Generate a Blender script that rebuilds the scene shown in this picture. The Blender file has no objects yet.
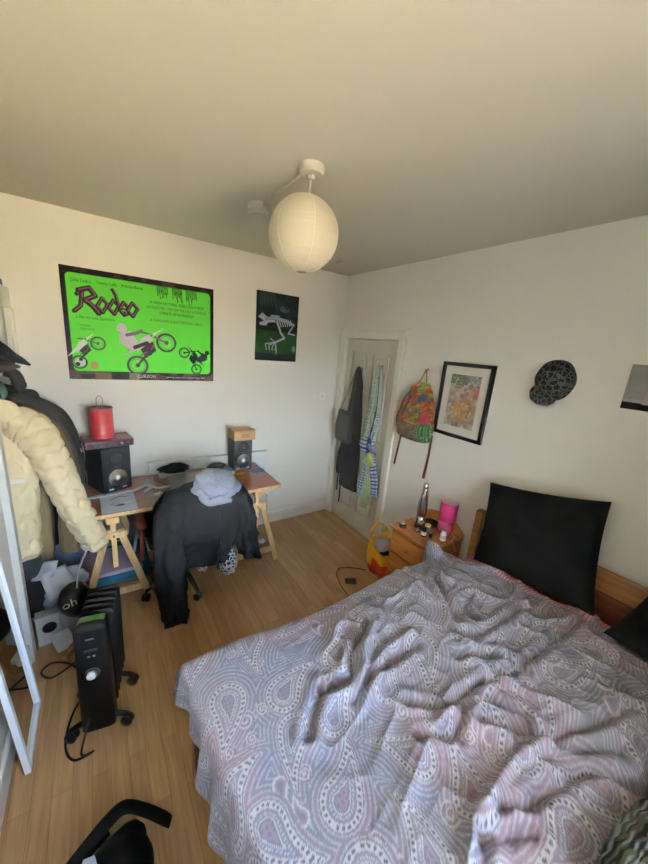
import bpy, math, random
import numpy as np
from mathutils import Vector, Matrix
PI = math.pi
sc = bpy.context.scene
COL = sc.collection
rnd = random.Random(7)

# ------------------------------------------------------------------ colour
def lin(c):
    r = []
    for v in c[:3]:
        v = v / 255.0
        r.append(v / 12.92 if v <= .04045 else ((v + .055) / 1.055) ** 2.4)
    return tuple(r)
def lin4(c): return lin(c) + (1.0,)

# ------------------------------------------------------------------ noise (numpy)
def _hash(ix, iy, s):
    n = (ix.astype(np.int64) * 374761393 + iy.astype(np.int64) * 668265263 + s * 2147483) & 0x7fffffff
    n = ((n ^ (n >> 13)) * 1274126177) & 0x7fffffff
    return ((n ^ (n >> 16)) & 0xffff) / 65535.0
def vnoise(x, y, s=0):
    x = np.asarray(x, float); y = np.asarray(y, float)
    ix = np.floor(x); iy = np.floor(y); fx = x - ix; fy = y - iy
    fx = fx * fx * fx * (fx * (fx * 6 - 15) + 10); fy = fy * fy * fy * (fy * (fy * 6 - 15) + 10)
    a = _hash(ix, iy, s); b = _hash(ix + 1, iy, s); c = _hash(ix, iy + 1, s); d = _hash(ix + 1, iy + 1, s)
    return (a + (b - a) * fx) * (1 - fy) + (c + (d - c) * fx) * fy
def fbm(x, y, s=0, o=3):
    r = 0; a = .5
    for k in range(o):
        r = r + a * (vnoise(x, y, s + k) - .5); x = x * 2.03 + 3.1; y = y * 2.03 + 1.7; a *= .5
    return r
def seg_dist(X, Y, pts, closed=False):
    d = np.full(np.shape(X), 9.0)
    P = list(pts) + ([pts[0]] if closed else [])
    for (ax, ay), (bx, by) in zip(P[:-1], P[1:]):
        vx, vy = bx - ax, by - ay; L = vx * vx + vy * vy + 1e-12
        t = np.clip(((X - ax) * vx + (Y - ay) * vy) / L, 0, 1)
        d = np.minimum(d, np.hypot(X - ax - t * vx, Y - ay - t * vy))
    return d

# ------------------------------------------------------------------ materials
MATS = {}
def _new(name):
    m = bpy.data.materials.new(name); m.use_nodes = True
    nt = m.node_tree; b = nt.nodes['Principled BSDF']; return m, nt, b
def mat(name, c, rough=.6, metal=0, vary=0.0, vscale=6.0, bump=0.0, bscale=60.0, spec=.5, trans=0, emit=None, coat=0, sheen=0, alpha=1, ior=1.45, stretch=(1, 1, 1), subsurf=0):
    if name in MATS: return MATS[name]
    m, nt, b = _new(name)
    N = nt.nodes; L = nt.links
    b.inputs['Base Color'].default_value = lin4(c); b.inputs['Roughness'].default_value = rough
    b.inputs['Metallic'].default_value = metal; b.inputs['Specular IOR Level'].default_value = spec
    b.inputs['Transmission Weight'].default_value = trans; b.inputs['IOR'].default_value = ior
    b.inputs['Coat Weight'].default_value = coat; b.inputs['Sheen Weight'].default_value = sheen
    if emit: b.inputs['Emission Color'].default_value = lin4(emit[0]); b.inputs['Emission Strength'].default_value = emit[1]
    if vary or bump:
        tc = N.new('ShaderNodeTexCoord'); mp = N.new('ShaderNodeMapping'); mp.inputs['Scale'].default_value = stretch
        L.new(tc.outputs['Object'], mp.inputs['Vector'])
    if vary:
        nz = N.new('ShaderNodeTexNoise'); nz.inputs['Scale'].default_value = vscale; nz.inputs['Detail'].default_value = 4
        L.new(mp.outputs[0], nz.inputs['Vector'])
        cr = N.new('ShaderNodeValToRGB'); l = lin(c)
        cr.color_ramp.elements[0].position = .3; cr.color_ramp.elements[1].position = .7
        cr.color_ramp.elements[0].color = tuple(v * (1 - vary) for v in l) + (1,)
        cr.color_ramp.elements[1].color = tuple(min(1, v * (1 + vary)) for v in l) + (1,)
        L.new(nz.outputs['Fac'], cr.inputs[0]); L.new(cr.outputs[0], b.inputs['Base Color'])
    if bump:
        nb = N.new('ShaderNodeTexNoise'); nb.inputs['Scale'].default_value = bscale; nb.inputs['Detail'].default_value = 3
        L.new(mp.outputs[0], nb.inputs['Vector'])
        bp = N.new('ShaderNodeBump'); bp.inputs['Strength'].default_value = bump; bp.inputs['Distance'].default_value = .01
        L.new(nb.outputs['Fac'], bp.inputs['Height']); L.new(bp.outputs[0], b.inputs['Normal'])
    MATS[name] = m
    return m
def wood(name, c1, c2, scale=(1, 1, 1), rough=.45, coat=0, freq=5):
    if name in MATS: return MATS[name]
    m, nt, b = _new(name); N = nt.nodes; L = nt.links
    tc = N.new('ShaderNodeTexCoord'); mp = N.new('ShaderNodeMapping'); mp.inputs['Scale'].default_value = scale
    L.new(tc.outputs['Object'], mp.inputs['Vector'])
    nz = N.new('ShaderNodeTexNoise'); nz.inputs['Scale'].default_value = freq; nz.inputs['Detail'].default_value = 6
    nz.inputs['Distortion'].default_value = .6
    L.new(mp.outputs[0], nz.inputs['Vector'])
    cr = N.new('ShaderNodeValToRGB'); cr.color_ramp.elements[0].position = .35; cr.color_ramp.elements[1].position = .65
    cr.color_ramp.elements[0].color = lin4(c1); cr.color_ramp.elements[1].color = lin4(c2)
    L.new(nz.outputs['Fac'], cr.inputs[0]); L.new(cr.outputs[0], b.inputs['Base Color'])
    b.inputs['Roughness'].default_value = rough; b.inputs['Coat Weight'].default_value = coat
    MATS[name] = m
    return m
def paintmat(name, rough=.8, bump=0, bscale=200, spec=.3, sheen=0):
    if name in MATS: return MATS[name]
    m, nt, b = _new(name); N = nt.nodes; L = nt.links
    a = N.new('ShaderNodeAttribute'); a.attribute_name = 'paint'
    L.new(a.outputs['Color'], b.inputs['Base Color']); b.inputs['Roughness'].default_value = rough
    b.inputs['Specular IOR Level'].default_value = spec; b.inputs['Sheen Weight'].default_value = sheen
    if bump:
        tc = N.new('ShaderNodeTexCoord')
        nb = N.new('ShaderNodeTexNoise'); nb.inputs['Scale'].default_value = bscale
        L.new(tc.outputs['Object'], nb.inputs['Vector'])
        bp = N.new('ShaderNodeBump'); bp.inputs['Strength'].default_value = bump; bp.inputs['Distance'].default_value = .005
        L.new(nb.outputs['Fac'], bp.inputs['Height']); L.new(bp.outputs[0], b.inputs['Normal'])
    MATS[name] = m
    return m
def floor_mat():
    m, nt, b = _new('oak_laminate'); N = nt.nodes; L = nt.links
    tc = N.new('ShaderNodeTexCoord'); mp = N.new('ShaderNodeMapping')
    mp.inputs['Rotation'].default_value = (0, 0, PI / 2)
    L.new(tc.outputs['Object'], mp.inputs['Vector'])
    br = N.new('ShaderNodeTexBrick'); br.offset = .37; br.inputs['Scale'].default_value = 1
    br.inputs['Brick Width'].default_value = .62; br.inputs['Row Height'].default_value = .068
    br.inputs['Mortar Size'].default_value = .0007; br.inputs['Mortar Smooth'].default_value = .3
    br.inputs['Color1'].default_value = lin4((192, 154, 110)); br.inputs['Color2'].default_value = lin4((172, 132, 90))
    br.inputs['Mortar'].default_value = lin4((128, 94, 60))
    L.new(mp.outputs[0], br.inputs['Vector'])
    m2 = N.new('ShaderNodeMapping'); m2.inputs['Scale'].default_value = (26, 1.6, 1)
    L.new(tc.outputs['Object'], m2.inputs['Vector'])
    nz = N.new('ShaderNodeTexNoise'); nz.inputs['Scale'].default_value = 2.2; nz.inputs['Detail'].default_value = 5; nz.inputs['Distortion'].default_value = .7
    L.new(m2.outputs[0], nz.inputs['Vector'])
    cr = N.new('ShaderNodeValToRGB'); cr.color_ramp.elements[0].position = .32; cr.color_ramp.elements[1].position = .68
    cr.color_ramp.elements[0].color = (.78, .76, .72, 1); cr.color_ramp.elements[1].color = (1.08, 1.06, 1.02, 1)
    L.new(nz.outputs['Fac'], cr.inputs[0])
    mx = N.new('ShaderNodeMix'); mx.data_type = 'RGBA'; mx.blend_type = 'MULTIPLY'; mx.inputs[0].default_value = 1
    L.new(br.outputs['Color'], mx.inputs[6]); L.new(cr.outputs[0], mx.inputs[7]); L.new(mx.outputs[2], b.inputs['Base Color'])
    b.inputs['Roughness'].default_value = .33; b.inputs['Specular IOR Level'].default_value = .45
    return m
def leopard(name, dark, light, scale):
    m, nt, b = _new(name); N = nt.nodes; L = nt.links
    tc = N.new('ShaderNodeTexCoord'); v = N.new('ShaderNodeTexVoronoi'); v.feature = 'DISTANCE_TO_EDGE'; v.inputs['Scale'].default_value = scale
    nz = N.new('ShaderNodeTexNoise'); nz.inputs['Scale'].default_value = scale * .7
    ad = N.new('ShaderNodeVectorMath'); ad.operation = 'MULTIPLY_ADD'; ad.inputs[1].default_value = (.02, .02, .02)
    L.new(nz.outputs['Color'], ad.inputs[0]); L.new(tc.outputs['Object'], ad.inputs[2]); L.new(ad.outputs[0], v.inputs['Vector'])
    cr = N.new('ShaderNodeValToRGB'); cr.color_ramp.interpolation = 'LINEAR'
    cr.color_ramp.elements[0].position = .05; cr.color_ramp.elements[0].color = lin4(light)
    cr.color_ramp.elements[1].position = .10; cr.color_ramp.elements[1].color = lin4(dark)
    L.new(v.outputs['Distance'], cr.inputs[0]); L.new(cr.outputs[0], b.inputs['Base Color']); b.inputs['Roughness'].default_value = .9
    MATS[name] = m
    return m

# ------------------------------------------------------------------ mesh builder
class MB:
    def __init__(s): s.V = []; s.F = []; s.M = []; s.S = []; s.C = []
    def add(s, V, F, mi=0, smooth=False, cols=None):
        o = len(s.V); s.V += [tuple(v) for v in V]
        s.F += [tuple(i + o for i in f) for f in F]; s.M += [mi] * len(F); s.S += [smooth] * len(F)
        s.C += [tuple(c) for c in cols] if cols is not None else [(1, 1, 1)] * len(V)
        return s
    def box(s, c, d, mi=0, R=None):
        V = []
        for z in (-1, 1):
            for y in (-1, 1):
                for x in (-1, 1):
                    p = Vector((x * d[0] / 2, y * d[1] / 2, z * d[2] / 2))
                    if R is not None: p = R @ p
                    V.append((p.x + c[0], p.y + c[1], p.z + c[2]))
        return s.add(V, [(0, 2, 3, 1), (4, 5, 7, 6), (0, 1, 5, 4), (2, 6, 7, 3), (0, 4, 6, 2), (1, 3, 7, 5)], mi)
    def bx(s, x0, x1, y0, y1, z0, z1, mi=0):
        return s.box(((x0 + x1) / 2, (y0 + y1) / 2, (z0 + z1) / 2), (abs(x1 - x0), abs(y1 - y0), abs(z1 - z0)), mi)
    def beam(s, p0, p1, w, h, mi=0, up=(0, 0, 1)):
        p0 = Vector(p0); p1 = Vector(p1); t = (p1 - p0).normalized(); u = Vector(up)
        a = t.cross(u)
        if a.length < 1e-3: a = t.cross(Vector((0, 1, 0)))
        a.normalize(); b = a.cross(t)
        R = Matrix((a, t, b)).transposed()
        return s.box((p0 + p1) / 2, (w, (p1 - p0).length, h), mi, R)
    def loft(s, path, rad, side=(1, 0, 0), n=20, mi=0, disp=None, cap=True, rings=None, colf=None, smooth=True, sq=1.0, closed=False):
        P = [Vector(p) for p in path]; k = len(P)
        if rings:
            PP = []; RR = []
            for i in range(rings):
                t = i / (rings - 1) * (k - 1); j = min(int(t), k - 2); f = t - j
                p0 = P[max(j - 1, 0)]; p1 = P[j]; p2 = P[j + 1]; p3 = P[min(j + 2, k - 1)]
                PP.append(.5 * ((2 * p1) + (p2 - p0) * f + (2 * p0 - 5 * p1 + 4 * p2 - p3) * f * f + (3 * p1 - p0 - 3 * p2 + p3) * f ** 3))
                g = f * f * (3 - 2 * f)
                RR.append((rad[j][0] * (1 - g) + rad[j + 1][0] * g, rad[j][1] * (1 - g) + rad[j + 1][1] * g))
            P, rad, k = PP, RR, rings
        V = []; C = []; sd = Vector(side)
        for i in range(k):
            if closed: t = P[(i + 1) % k] - P[i - 1]
            else: t = P[min(i + 1, k - 1)] - P[max(i - 1, 0)]
            t.normalize(); a = sd - t * sd.dot(t)
            if a.length < 1e-4: a = t.orthogonal()
            a.normalize(); b = t.cross(a)
            if side is None: sd = a
            for j in range(n):
                th = 2 * PI * j / n; c, q = math.cos(th), math.sin(th)
                c = math.copysign(abs(c) ** sq, c); q = math.copysign(abs(q) ** sq, q)
                p = P[i] + a * (c * rad[i][0]) + b * (q * rad[i][1])
                if disp:
                    nn = (a * (c / max(rad[i][0], 1e-4)) + b * (q / max(rad[i][1], 1e-4)))
                    nn.normalize(); p = p + nn * disp(i / max(k - 1, 1), th)
                V.append(p)
                if colf: C.append(colf(i / max(k - 1, 1), th))
        F = []
        for i in range(k if closed else k - 1):
            for j in range(n):
                F.append((i * n + j, i * n + (j + 1) % n, ((i + 1) % k) * n + (j + 1) % n, ((i + 1) % k) * n + j))
        if cap and not closed: F.append(tuple(reversed(range(n)))); F.append(tuple(range((k - 1) * n, k * n)))
        return s.add(V, F, mi, smooth, C if colf else None)
    def tube(s, pts, r, n=8, mi=0, rings=None, closed=False):
        P = [Vector(p) for p in pts]; d = (P[1] - P[0]).normalized()
        sd = d.orthogonal()
        ax = Vector((0, 0, 1)) if all(abs((P[i + 1] - P[i]).normalized().z) < .8 for i in range(len(P) - 1)) else sd
        return s.loft(pts, [(r, r)] * len(pts), ax, n, mi, rings=rings, closed=closed)
    def lathe(s, prof, base=(0, 0, 0), axis=(0, 0, 1), n=24, mi=0, smooth=True, cap=True):
        ax = Vector(axis).normalized(); a = ax.orthogonal().normalized(); b = ax.cross(a); B = Vector(base)
        V = []; F = []
        for (r, z) in prof:
            for j in range(n):
                th = 2 * PI * j / n; V.append(B + ax * z + a * (r * math.cos(th)) + b * (r * math.sin(th)))
        for i in range(len(prof) - 1):
            for j in range(n): F.append((i * n + j, i * n + (j + 1) % n, (i + 1) * n + (j + 1) % n, (i + 1) * n + j))
        if cap:
            if prof[0][0] > 1e-4: F.append(tuple(reversed(range(n))))
            if prof[-1][0] > 1e-4: F.append(tuple(range((len(prof) - 1) * n, len(prof) * n)))
        return s.add(V, F, mi, smooth)
    def ell(s, c, r, n=24, m=14, mi=0, f=None, colf=None, R=None):
        V = []; C = []
        for i in range(m + 1):
            ph = PI * i / m
            for j in range(n):
                th = 2 * PI * j / n
                d = Vector((math.sin(ph) * math.cos(th), math.sin(ph) * math.sin(th), math.cos(ph)))
                k = f(d) if f else 1
                p = Vector((d.x * r[0] * k, d.y * r[1] * k, d.z * r[2] * k))
                if R is not None: p = R @ p
                V.append(p + Vector(c))
                if colf: C.append(colf(d))
        F = []
        for i in range(m):
            for j in range(n): F.append((i * n + j, (i + 1) * n + j, (i + 1) * n + (j + 1) % n, i * n + (j + 1) % n))
        return s.add(V, F, mi, True, C if colf else None)
    def prism(s, poly, o, a, b, t, mi=0):
        """2D polygon in plane o + a*u + b*v, thickness vector t"""
        o = Vector(o); a = Vector(a); b = Vector(b); t = Vector(t); n = len(poly)
        V = [o + a * u + b * v for u, v in poly] + [o + a * u + b * v + t for u, v in poly]
        F = [tuple(reversed(range(n))), tuple(range(n, 2 * n))] + [(i, (i + 1) % n, n + (i + 1) % n, n + i) for i in range(n)]
        return s.add(V, F, mi)
    def text(s, txt, o, a, b, size, mi=0, lift=(0, 0, 0), width=None, shear=0):
        cu = bpy.data.curves.new('lettering', 'FONT'); cu.body = txt; cu.size = 1; cu.resolution_u = 3; cu.shear = shear
        ob = bpy.data.objects.new('lettering', cu); COL.objects.link(ob)
        dg = bpy.context.evaluated_depsgraph_get(); me = ob.evaluated_get(dg).to_mesh()
        xs = [v.co.x for v in me.vertices]; w = (max(xs) - min(xs)) or 1
        kx = (width / w) if width else size
        o = Vector(o) + Vector(lift); a = Vector(a); b = Vector(b)
        V = [o + a * (v.co.x - min(xs)) * kx + b * v.co.y * size for v in me.vertices]
        s.add(V, [tuple(p.vertices) for p in me.polygons], mi)
        ob.to_mesh_clear; bpy.data.objects.remove(ob); bpy.data.curves.remove(cu)
        return s
    def build(s, name, mats, parent=None, bevel=0, seg=2, subsurf=0, origin=None, smooth_angle=None):
        if not isinstance(mats, (list, tuple)): mats = [mats]
        if parent is not None: off = Vector(parent['_o'])
        elif origin is not None: off = Vector(origin)
        else: off = Vector((0, 0, 0))
        me = bpy.data.meshes.new(name)
        me.from_pydata([(v[0] - off.x, v[1] - off.y, v[2] - off.z) for v in s.V], [], s.F)
        for m in mats: me.materials.append(m)
        me.polygons.foreach_set('material_index', s.M); me.polygons.foreach_set('use_smooth', s.S)
        if any(c != (1, 1, 1) for c in s.C):
            at = me.attributes.new('paint', 'FLOAT_COLOR', 'POINT')
            at.data.foreach_set('color', np.array([(c[0], c[1], c[2], 1) for c in s.C], dtype=np.float32).ravel())
        me.update()
        o = bpy.data.objects.new(name, me); COL.objects.link(o); o['_o'] = tuple(off)
        if parent is not None: o.parent = parent
        else: o.location = off
        if bevel:
            md = o.modifiers.new('bevel', 'BEVEL'); md.width = bevel; md.segments = seg; md.limit_method = 'ANGLE'; md.angle_limit = .6
        if subsurf:
            md = o.modifiers.new('sub', 'SUBSURF'); md.levels = subsurf; md.render_levels = subsurf
        return o
def B(name, x0, x1, y0, y1, z0, z1, m, parent=None, bevel=0, origin=None):
    return MB().bx(x0, x1, y0, y1, z0, z1).build(name, m, parent, bevel, origin=origin)
def tag(o, label, cat, group=None):
    o['label'] = label; o['category'] = cat
    if group: o['group'] = group
    return o
def thing(name, label, cat, loc, group=None):
    o = bpy.data.objects.new(name, None); COL.objects.link(o); o.location = loc; o['_o'] = tuple(loc)
    o.empty_display_size = .05
    return tag(o, label, cat, group)
def struct(o): o['kind'] = 'structure'; return o
def part_label(o, l): o['label'] = l; return o
def gridmesh(name, P, C, m, parent=None, origin=None, smooth=True):
    """P (ny,nx,3) positions, C (ny,nx,3) colours -> one painted surface"""
    ny, nx = P.shape[:2]
    off = Vector(parent['_o']) if parent is not None else Vector(origin or (0, 0, 0))
    V = (P.reshape(-1, 3) - np.array(off)).astype(np.float32)
    idx = np.arange(ny * nx).reshape(ny, nx)
    F = np.stack([idx[:-1, :-1], idx[:-1, 1:], idx[1:, 1:], idx[1:, :-1]], -1).reshape(-1, 4)
    me = bpy.data.meshes.new(name); me.vertices.add(len(V)); me.vertices.foreach_set('co', V.ravel())
    me.loops.add(F.size); me.loops.foreach_set('vertex_index', F.ravel().astype(np.int32))
    me.polygons.add(len(F)); me.polygons.foreach_set('loop_start', np.arange(0, F.size, 4, dtype=np.int32))
    me.polygons.foreach_set('loop_total', np.full(len(F), 4, dtype=np.int32))
    me.update(calc_edges=True)
    me.polygons.foreach_set('use_smooth', [smooth] * len(F))
    at = me.attributes.new('paint', 'FLOAT_COLOR', 'POINT')
    at.data.foreach_set('color', np.concatenate([C.reshape(-1, 3), np.ones((len(V), 1))], 1).astype(np.float32).ravel())
    me.materials.append(m); me.validate(); me.update()
    o = bpy.data.objects.new(name, me); COL.objects.link(o); o['_o'] = tuple(off)
    if parent is not None: o.parent = parent
    else: o.location = off
    return o
class Canvas:
    def __init__(s, w, h, nx, ny, c):
        s.w, s.h = w, h
        s.X, s.Y = np.meshgrid(np.linspace(0, w, nx), np.linspace(0, h, ny))
        s.C = np.zeros(s.X.shape + (3,)); s.C[:] = lin(c)
    def put(s, m, c, a=1.0): s.C[m] = s.C[m] * (1 - a) + np.array(lin(c)) * a
    def stroke(s, pts, w, c, closed=False, a=1): s.put(seg_dist(s.X, s.Y, pts, closed) < w / 2, c, a)
    def disk(s, x, y, r, c, ry=None, a=1): s.put(((s.X - x) / r) ** 2 + ((s.Y - y) / (ry or r)) ** 2 < 1, c, a)
    def ring(s, x, y, r, w, c): s.put(abs(np.hypot(s.X - x, s.Y - y) - r) < w / 2, c)
    def rrect(s, x0, y0, x1, y1, r, c, a=1):
        dx = np.maximum(abs(s.X - (x0 + x1) / 2) - (x1 - x0) / 2 + r, 0); dy = np.maximum(abs(s.Y - (y0 + y1) / 2) - (y1 - y0) / 2 + r, 0)
        s.put(np.hypot(dx, dy) <= r, c, a)
    def poly(s, pts, c, a=1):
        ins = np.zeros(s.X.shape, bool); n = len(pts); j = n - 1
        for i in range(n):
            xi, yi = pts[i]; xj, yj = pts[j]
            cond = ((yi > s.Y) != (yj > s.Y)) & (s.X < (xj - xi) * (s.Y - yi) / ((yj - yi) or 1e-9) + xi)
            ins ^= cond; j = i
        s.put(ins, c, a)
    def sheet(s, name, o, a, b, lift, m, parent=None, origin=None, warp=None):
        o = np.array(o, float); a = np.array(a, float); b = np.array(b, float); l = np.array(lift, float)
        P = o + s.X[..., None] * a + s.Y[..., None] * b + l
        if warp is not None: P = P + warp(s.X, s.Y)[..., None] * l / (np.linalg.norm(l) + 1e-9)
        return gridmesh(name, P, s.C, m, parent, origin, smooth=warp is not None)

H = 2.587
# ================================================================== SETTING
wallm = mat('wall_paint', (232, 228, 220), .85, vary=.015, vscale=1.5, bump=.05, bscale=25, spec=.2)
ceilm = mat('ceiling_paint', (212, 205, 190), .9, vary=.015, vscale=1.2, bump=.1, bscale=9, spec=.15)
gloss = mat('white_gloss_paint', (232, 228, 216), .35, spec=.5)
XL, XA, YF, TH = -2.61, -3.15, -3.72, .30
struct(B('floor', XA - .1, .1, YF - TH - .02, .1, -.08, 0, floor_mat()))
struct(B('ceiling', XA - .1, .1, YF - TH - .02, .1, H, H + .08, ceilm))
struct(B('wall_back', XA - .1, .1, 0, .1, 0, H, wallm))
w = MB(); w.bx(0, .1, -.097, 0, 0, H).bx(0, .1, YF - TH, -.839, 0, H).bx(0, .1, -.839, -.097, 1.98, H).bx(.0435, .1, -.839, -.097, 0, 1.98).bx(-.88, 0, YF - TH, -3.13, 0, H); struct(w.build('wall_right_and_shading_block', wallm))  # last box: added block out of view, shades right wall and near duvet
w = MB(); w.bx(XA - .1, XL, YF - TH, -.82, 0, H).bx(XA - .1, XA, -.82, 0, 0, H); struct(w.build('wall_left', wallm))
WX0, WX1, WZ0, WZ1 = -2.1, -.95, .92, 2.15
w = MB(); w.bx(XL, WX0, YF - TH, YF, 0, H).bx(WX1, 0, YF - TH, YF, 0, H).bx(WX0, WX1, YF - TH, YF, 0, WZ0).bx(WX0, WX1, YF - TH, YF, WZ1, H)
struct(w.build('wall_front', wallm))
win = struct(bpy.data.objects.new('window_1', None)); COL.objects.link(win); win.location = ((WX0 + WX1) / 2, YF - TH + .05, WZ0); win['_o'] = tuple(win.location)
f = MB(); t = .05
f.bx(WX0, WX1, YF - TH + .02, YF - TH + .07, WZ0, WZ0 + t).bx(WX0, WX1, YF - TH + .02, YF - TH + .07, WZ1 - t, WZ1).bx(WX0, WX0 + t, YF - TH + .02, YF - TH + .07, WZ0, WZ1).bx(WX1 - t, WX1, YF - TH + .02, YF - TH + .07, WZ0, WZ1)
f.bx(-1.52, -1.48, YF - TH + .02, YF - TH + .07, WZ0, WZ1).build('window_frame', gloss, win)
B('window_sill', WX0 + .001, WX1 - .001, YF - TH + .07, YF + .06, WZ0, WZ0 + .02, gloss, win, .006)
glassm = mat('window_glass', (255, 255, 255), 0, trans=1, ior=1.0, spec=0)
B('window_pane', WX0 + t, WX1 - t, YF - TH + .043, YF - TH + .047, WZ0 + t, WZ1 - t, glassm, win)

def skirt(name, x0, x1, y0, y1, nx, ny):
    b = MB(); d = .016
    b.bx(x0, x1, y0, y1, 0, .115)
    sx = -nx * .006; sy = -ny * .006
    b.bx(x0 + (sx if nx > 0 else 0) * 0, x1, y0, y1, .115, .13)
    return struct(b.build(name, gloss, bevel=.005))
skirt('baseboard_back', -2.6, -.001, -.016, 0, 0, -1)
skirt('baseboard_right', -.016, 0, -3.13, -.935, -1, 0)
skirt('baseboard_left', XL, XL + .016, YF, -.86, 1, 0)
# door casing
c = MB(); cw = .075
c.bx(-.022, 0, -.097, -.022, 0, 2.055).bx(-.022, 0, -.914, -.839, 0, 2.055).bx(-.022, 0, -.839, -.097, 1.98, 2.055)
c.bx(-.03, 0, -.036, -.018, 0, 2.073).bx(-.03, 0, -.922, -.9, 0, 2.073).bx(-.034, 0, -.93, -.014, 2.05, 2.078)
struct(c.build('trim_1', gloss, bevel=.004))
# alcove edge board, fascia, top board, side
c = MB(); c.bx(XL - .03, XL + .03, -.86, -.80, 0, 2.06); struct(c.build('trim_2', mat('trim_grey_white', (206, 205, 200), .5), bevel=.004))
c = MB(); c.bx(XL - .012, XL + .012, -.8, -.001, 1.94, 2.06).bx(XA, XL - .012, -.81, -.001, 2.035, 2.055)
c.bx(XL - .02, XL + .02, -.035, -.001, 0, 1.94).bx(XL - .02, XL + .006, -.06, -.04, 1.5, 1.94)
struct(c.build('trim_3', gloss, bevel=.003))
# door
door = struct(bpy.data.objects.new('door_1', None)); COL.objects.link(door); door.location = (.03, -.839, 0); door['_o'] = tuple(door.location)
doorm = mat('door_paint', (208, 202, 186), .45)
d = MB(); x0, x1 = .008, .043; ys = [-.836, -.746, -.512, -.424, -.19, -.1]; zs = [.006, .2, .82, 1.0, 1.86, 1.974]
for i in (0, 2, 4): d.bx(x0, x1, ys[i], ys[i + 1], zs[0], zs[-1])
for a in (1, 3):
    for k in (0, 2, 4): d.bx(x0, x1, ys[a], ys[a + 1], zs[k], zs[k + 1])
    for k in (1, 3):
        d.bx(x0 + .02, x1, ys[a], ys[a + 1], zs[k], zs[k + 1])
        yc0, yc1, z0_, z1_ = ys[a] + .035, ys[a + 1] - .035, zs[k] + .035, zs[k + 1] - .035
        d.bx(x0 + .004, x1, yc0, yc1, z0_, z1_)
d.build('door_panel', doorm, door, .004)
hm = mat('hinge_steel', (120, 112, 100), .35, .9)
for z in (.22, 1.0, 1.74):
    MB().lathe([(.006, -.05), (.006, .05)], (-.004, -.8375, z), n=10).build('hinge', hm, door)

# ================================================================== POSTERS
pm = paintmat('printed_gloss_paper', .6, spec=.15); pmm = paintmat('printed_matt', .7)
GREEN = (98, 212, 66)
cv = Canvas(.995, .744, 400, 300, (24, 18, 18))
n = fbm(cv.X * 22, cv.Y * 40, 3); cv.put((cv.Y < .06) & (n > .03), (96, 74, 62), .7); cv.put((cv.Y > .7) & (n > .1), (70, 48, 48), .6)
cv.rrect(.028, .058, .968, .705, .03, GREEN)
n = fbm(cv.X * 3, cv.Y * 3, 9)
for (x, w_) in ((.612, .07), (.717, .065), (.82, .075)):      # dripping dark film frames at the top
    for k in range(9):
        xx = x - w_ / 2 + w_ * k / 8; l = .05 + .06 * rnd.random()
        cv.stroke([(xx, .71), (xx + .004, .705 - l)], .006, (40, 48, 30), a=.8)
# title in jagged strokes
D1, D2 = (46, 28, 44), (150, 96, 118)
def zig(pts, w=.03):
    cv.stroke(pts, w * 1.15, D1)
    cv.stroke([(x + .004, y + .004) for x, y in pts], w * .3, D2, a=.75)
zig([(.085, .575), (.115, .602), (.10, .50), (.062, .462)], .024); zig([(.095, .60), (.155, .622), (.188, .575), (.125, .54)], .028); zig([(.125, .54), (.165, .51), (.20, .462)], .03)
def dia(cx, cy, w_, h_): zig([(cx, cy + h_), (cx + w_, cy + .01), (cx, cy - h_), (cx - w_, cy - .01), (cx, cy + h_)], .021)
dia(.225, .518, .032, .048); dia(.293, .515, .032, .048); zig([(.325, .525), (.308, .60), (.292, .63)], .02)
dia(.355, .512, .028, .045); cv.poly([(.352, .505), (.42, .503), (.40, .47), (.375, .485)], GREEN); zig([(.33, .508), (.38, .514)], .012); zig([(.355, .467), (.378, .478)], .018); dia(.41, .512, .032, .048)
# motorbikes drawn from wheels, frame, forks, tank and rider
def bike(cx, cy, s_, ang, flip, c1, c2, c3, rider=True):
    ca, sa = math.cos(ang), math.sin(ang)
    def T(x, y): x = -x if flip else x; return (cx + s_ * (x * ca - y * sa), cy + s_ * (x * sa + y * ca))
    for wx in (-.62, .66):
        x, y = T(wx, 0); cv.ring(x, y, .3 * s_, .075 * s_, c3); cv.ring(x, y, .22 * s_, .02 * s_, c2); cv.disk(x, y, .07 * s_, c3)
        for k in range(6): cv.stroke([(x, y), (x + .22 * s_ * math.cos(k), y + .22 * s_ * math.sin(k))], .012 * s_, c2, a=.5)
    cv.stroke([T(-.62, 0), T(-.1, .1)], .07 * s_, c3); cv.stroke([T(.66, 0), T(.38, .62)], .07 * s_, c2)
    cv.poly([T(-.25, .02), T(.2, 0), T(.34, .3), T(-.15, .38)], c3); cv.poly([T(-.3, .35), T(.38, .34), T(.42, .56), T(.1, .6), T(-.25, .48)], c1)
    cv.poly([T(-.75, .52), T(-.2, .38), (T(.1, .52)), T(-.25, .54)], c1); cv.stroke([T(.3, .2), T(.05, .12), T(-.3, .2)], .05 * s_, c2)
    cv.poly([T(.4, .42), T(.98, .42), T(.55, .5)], c1); cv.stroke([T(.38, .62), T(.26, .76)], .05 * s_, c3)
    if rider:
        cv.poly([T(-.4, .5), T(-.05, .5), T(.02, .98), T(-.3, 1.12), T(-.5, .9)], c1)
        cv.disk(*T(-.12, 1.2), .15 * s_, c1); cv.stroke([T(-.15, .95), T(.12, .82), T(.3, .78)], .11 * s_, c2)
        cv.stroke([T(-.25, .5), T(.15, .38), T(-.02, .05)], .13 * s_, c3)
bike(.525, .20, .215, .727, False, (205, 196, 206), (122, 100, 118), (74, 58, 70))
bike(.122, .185, .14, .86, False, (228, 224, 228), (110, 96, 104), (60, 50, 58), False)
cv.disk(.07, .12, .03, (210, 205, 212)); cv.disk(.055, .105, .014, (40, 34, 40)); cv.disk(.075, .14, .012, (50, 44, 50)); cv.disk(.15, .1, .028, (170, 150, 92))
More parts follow.
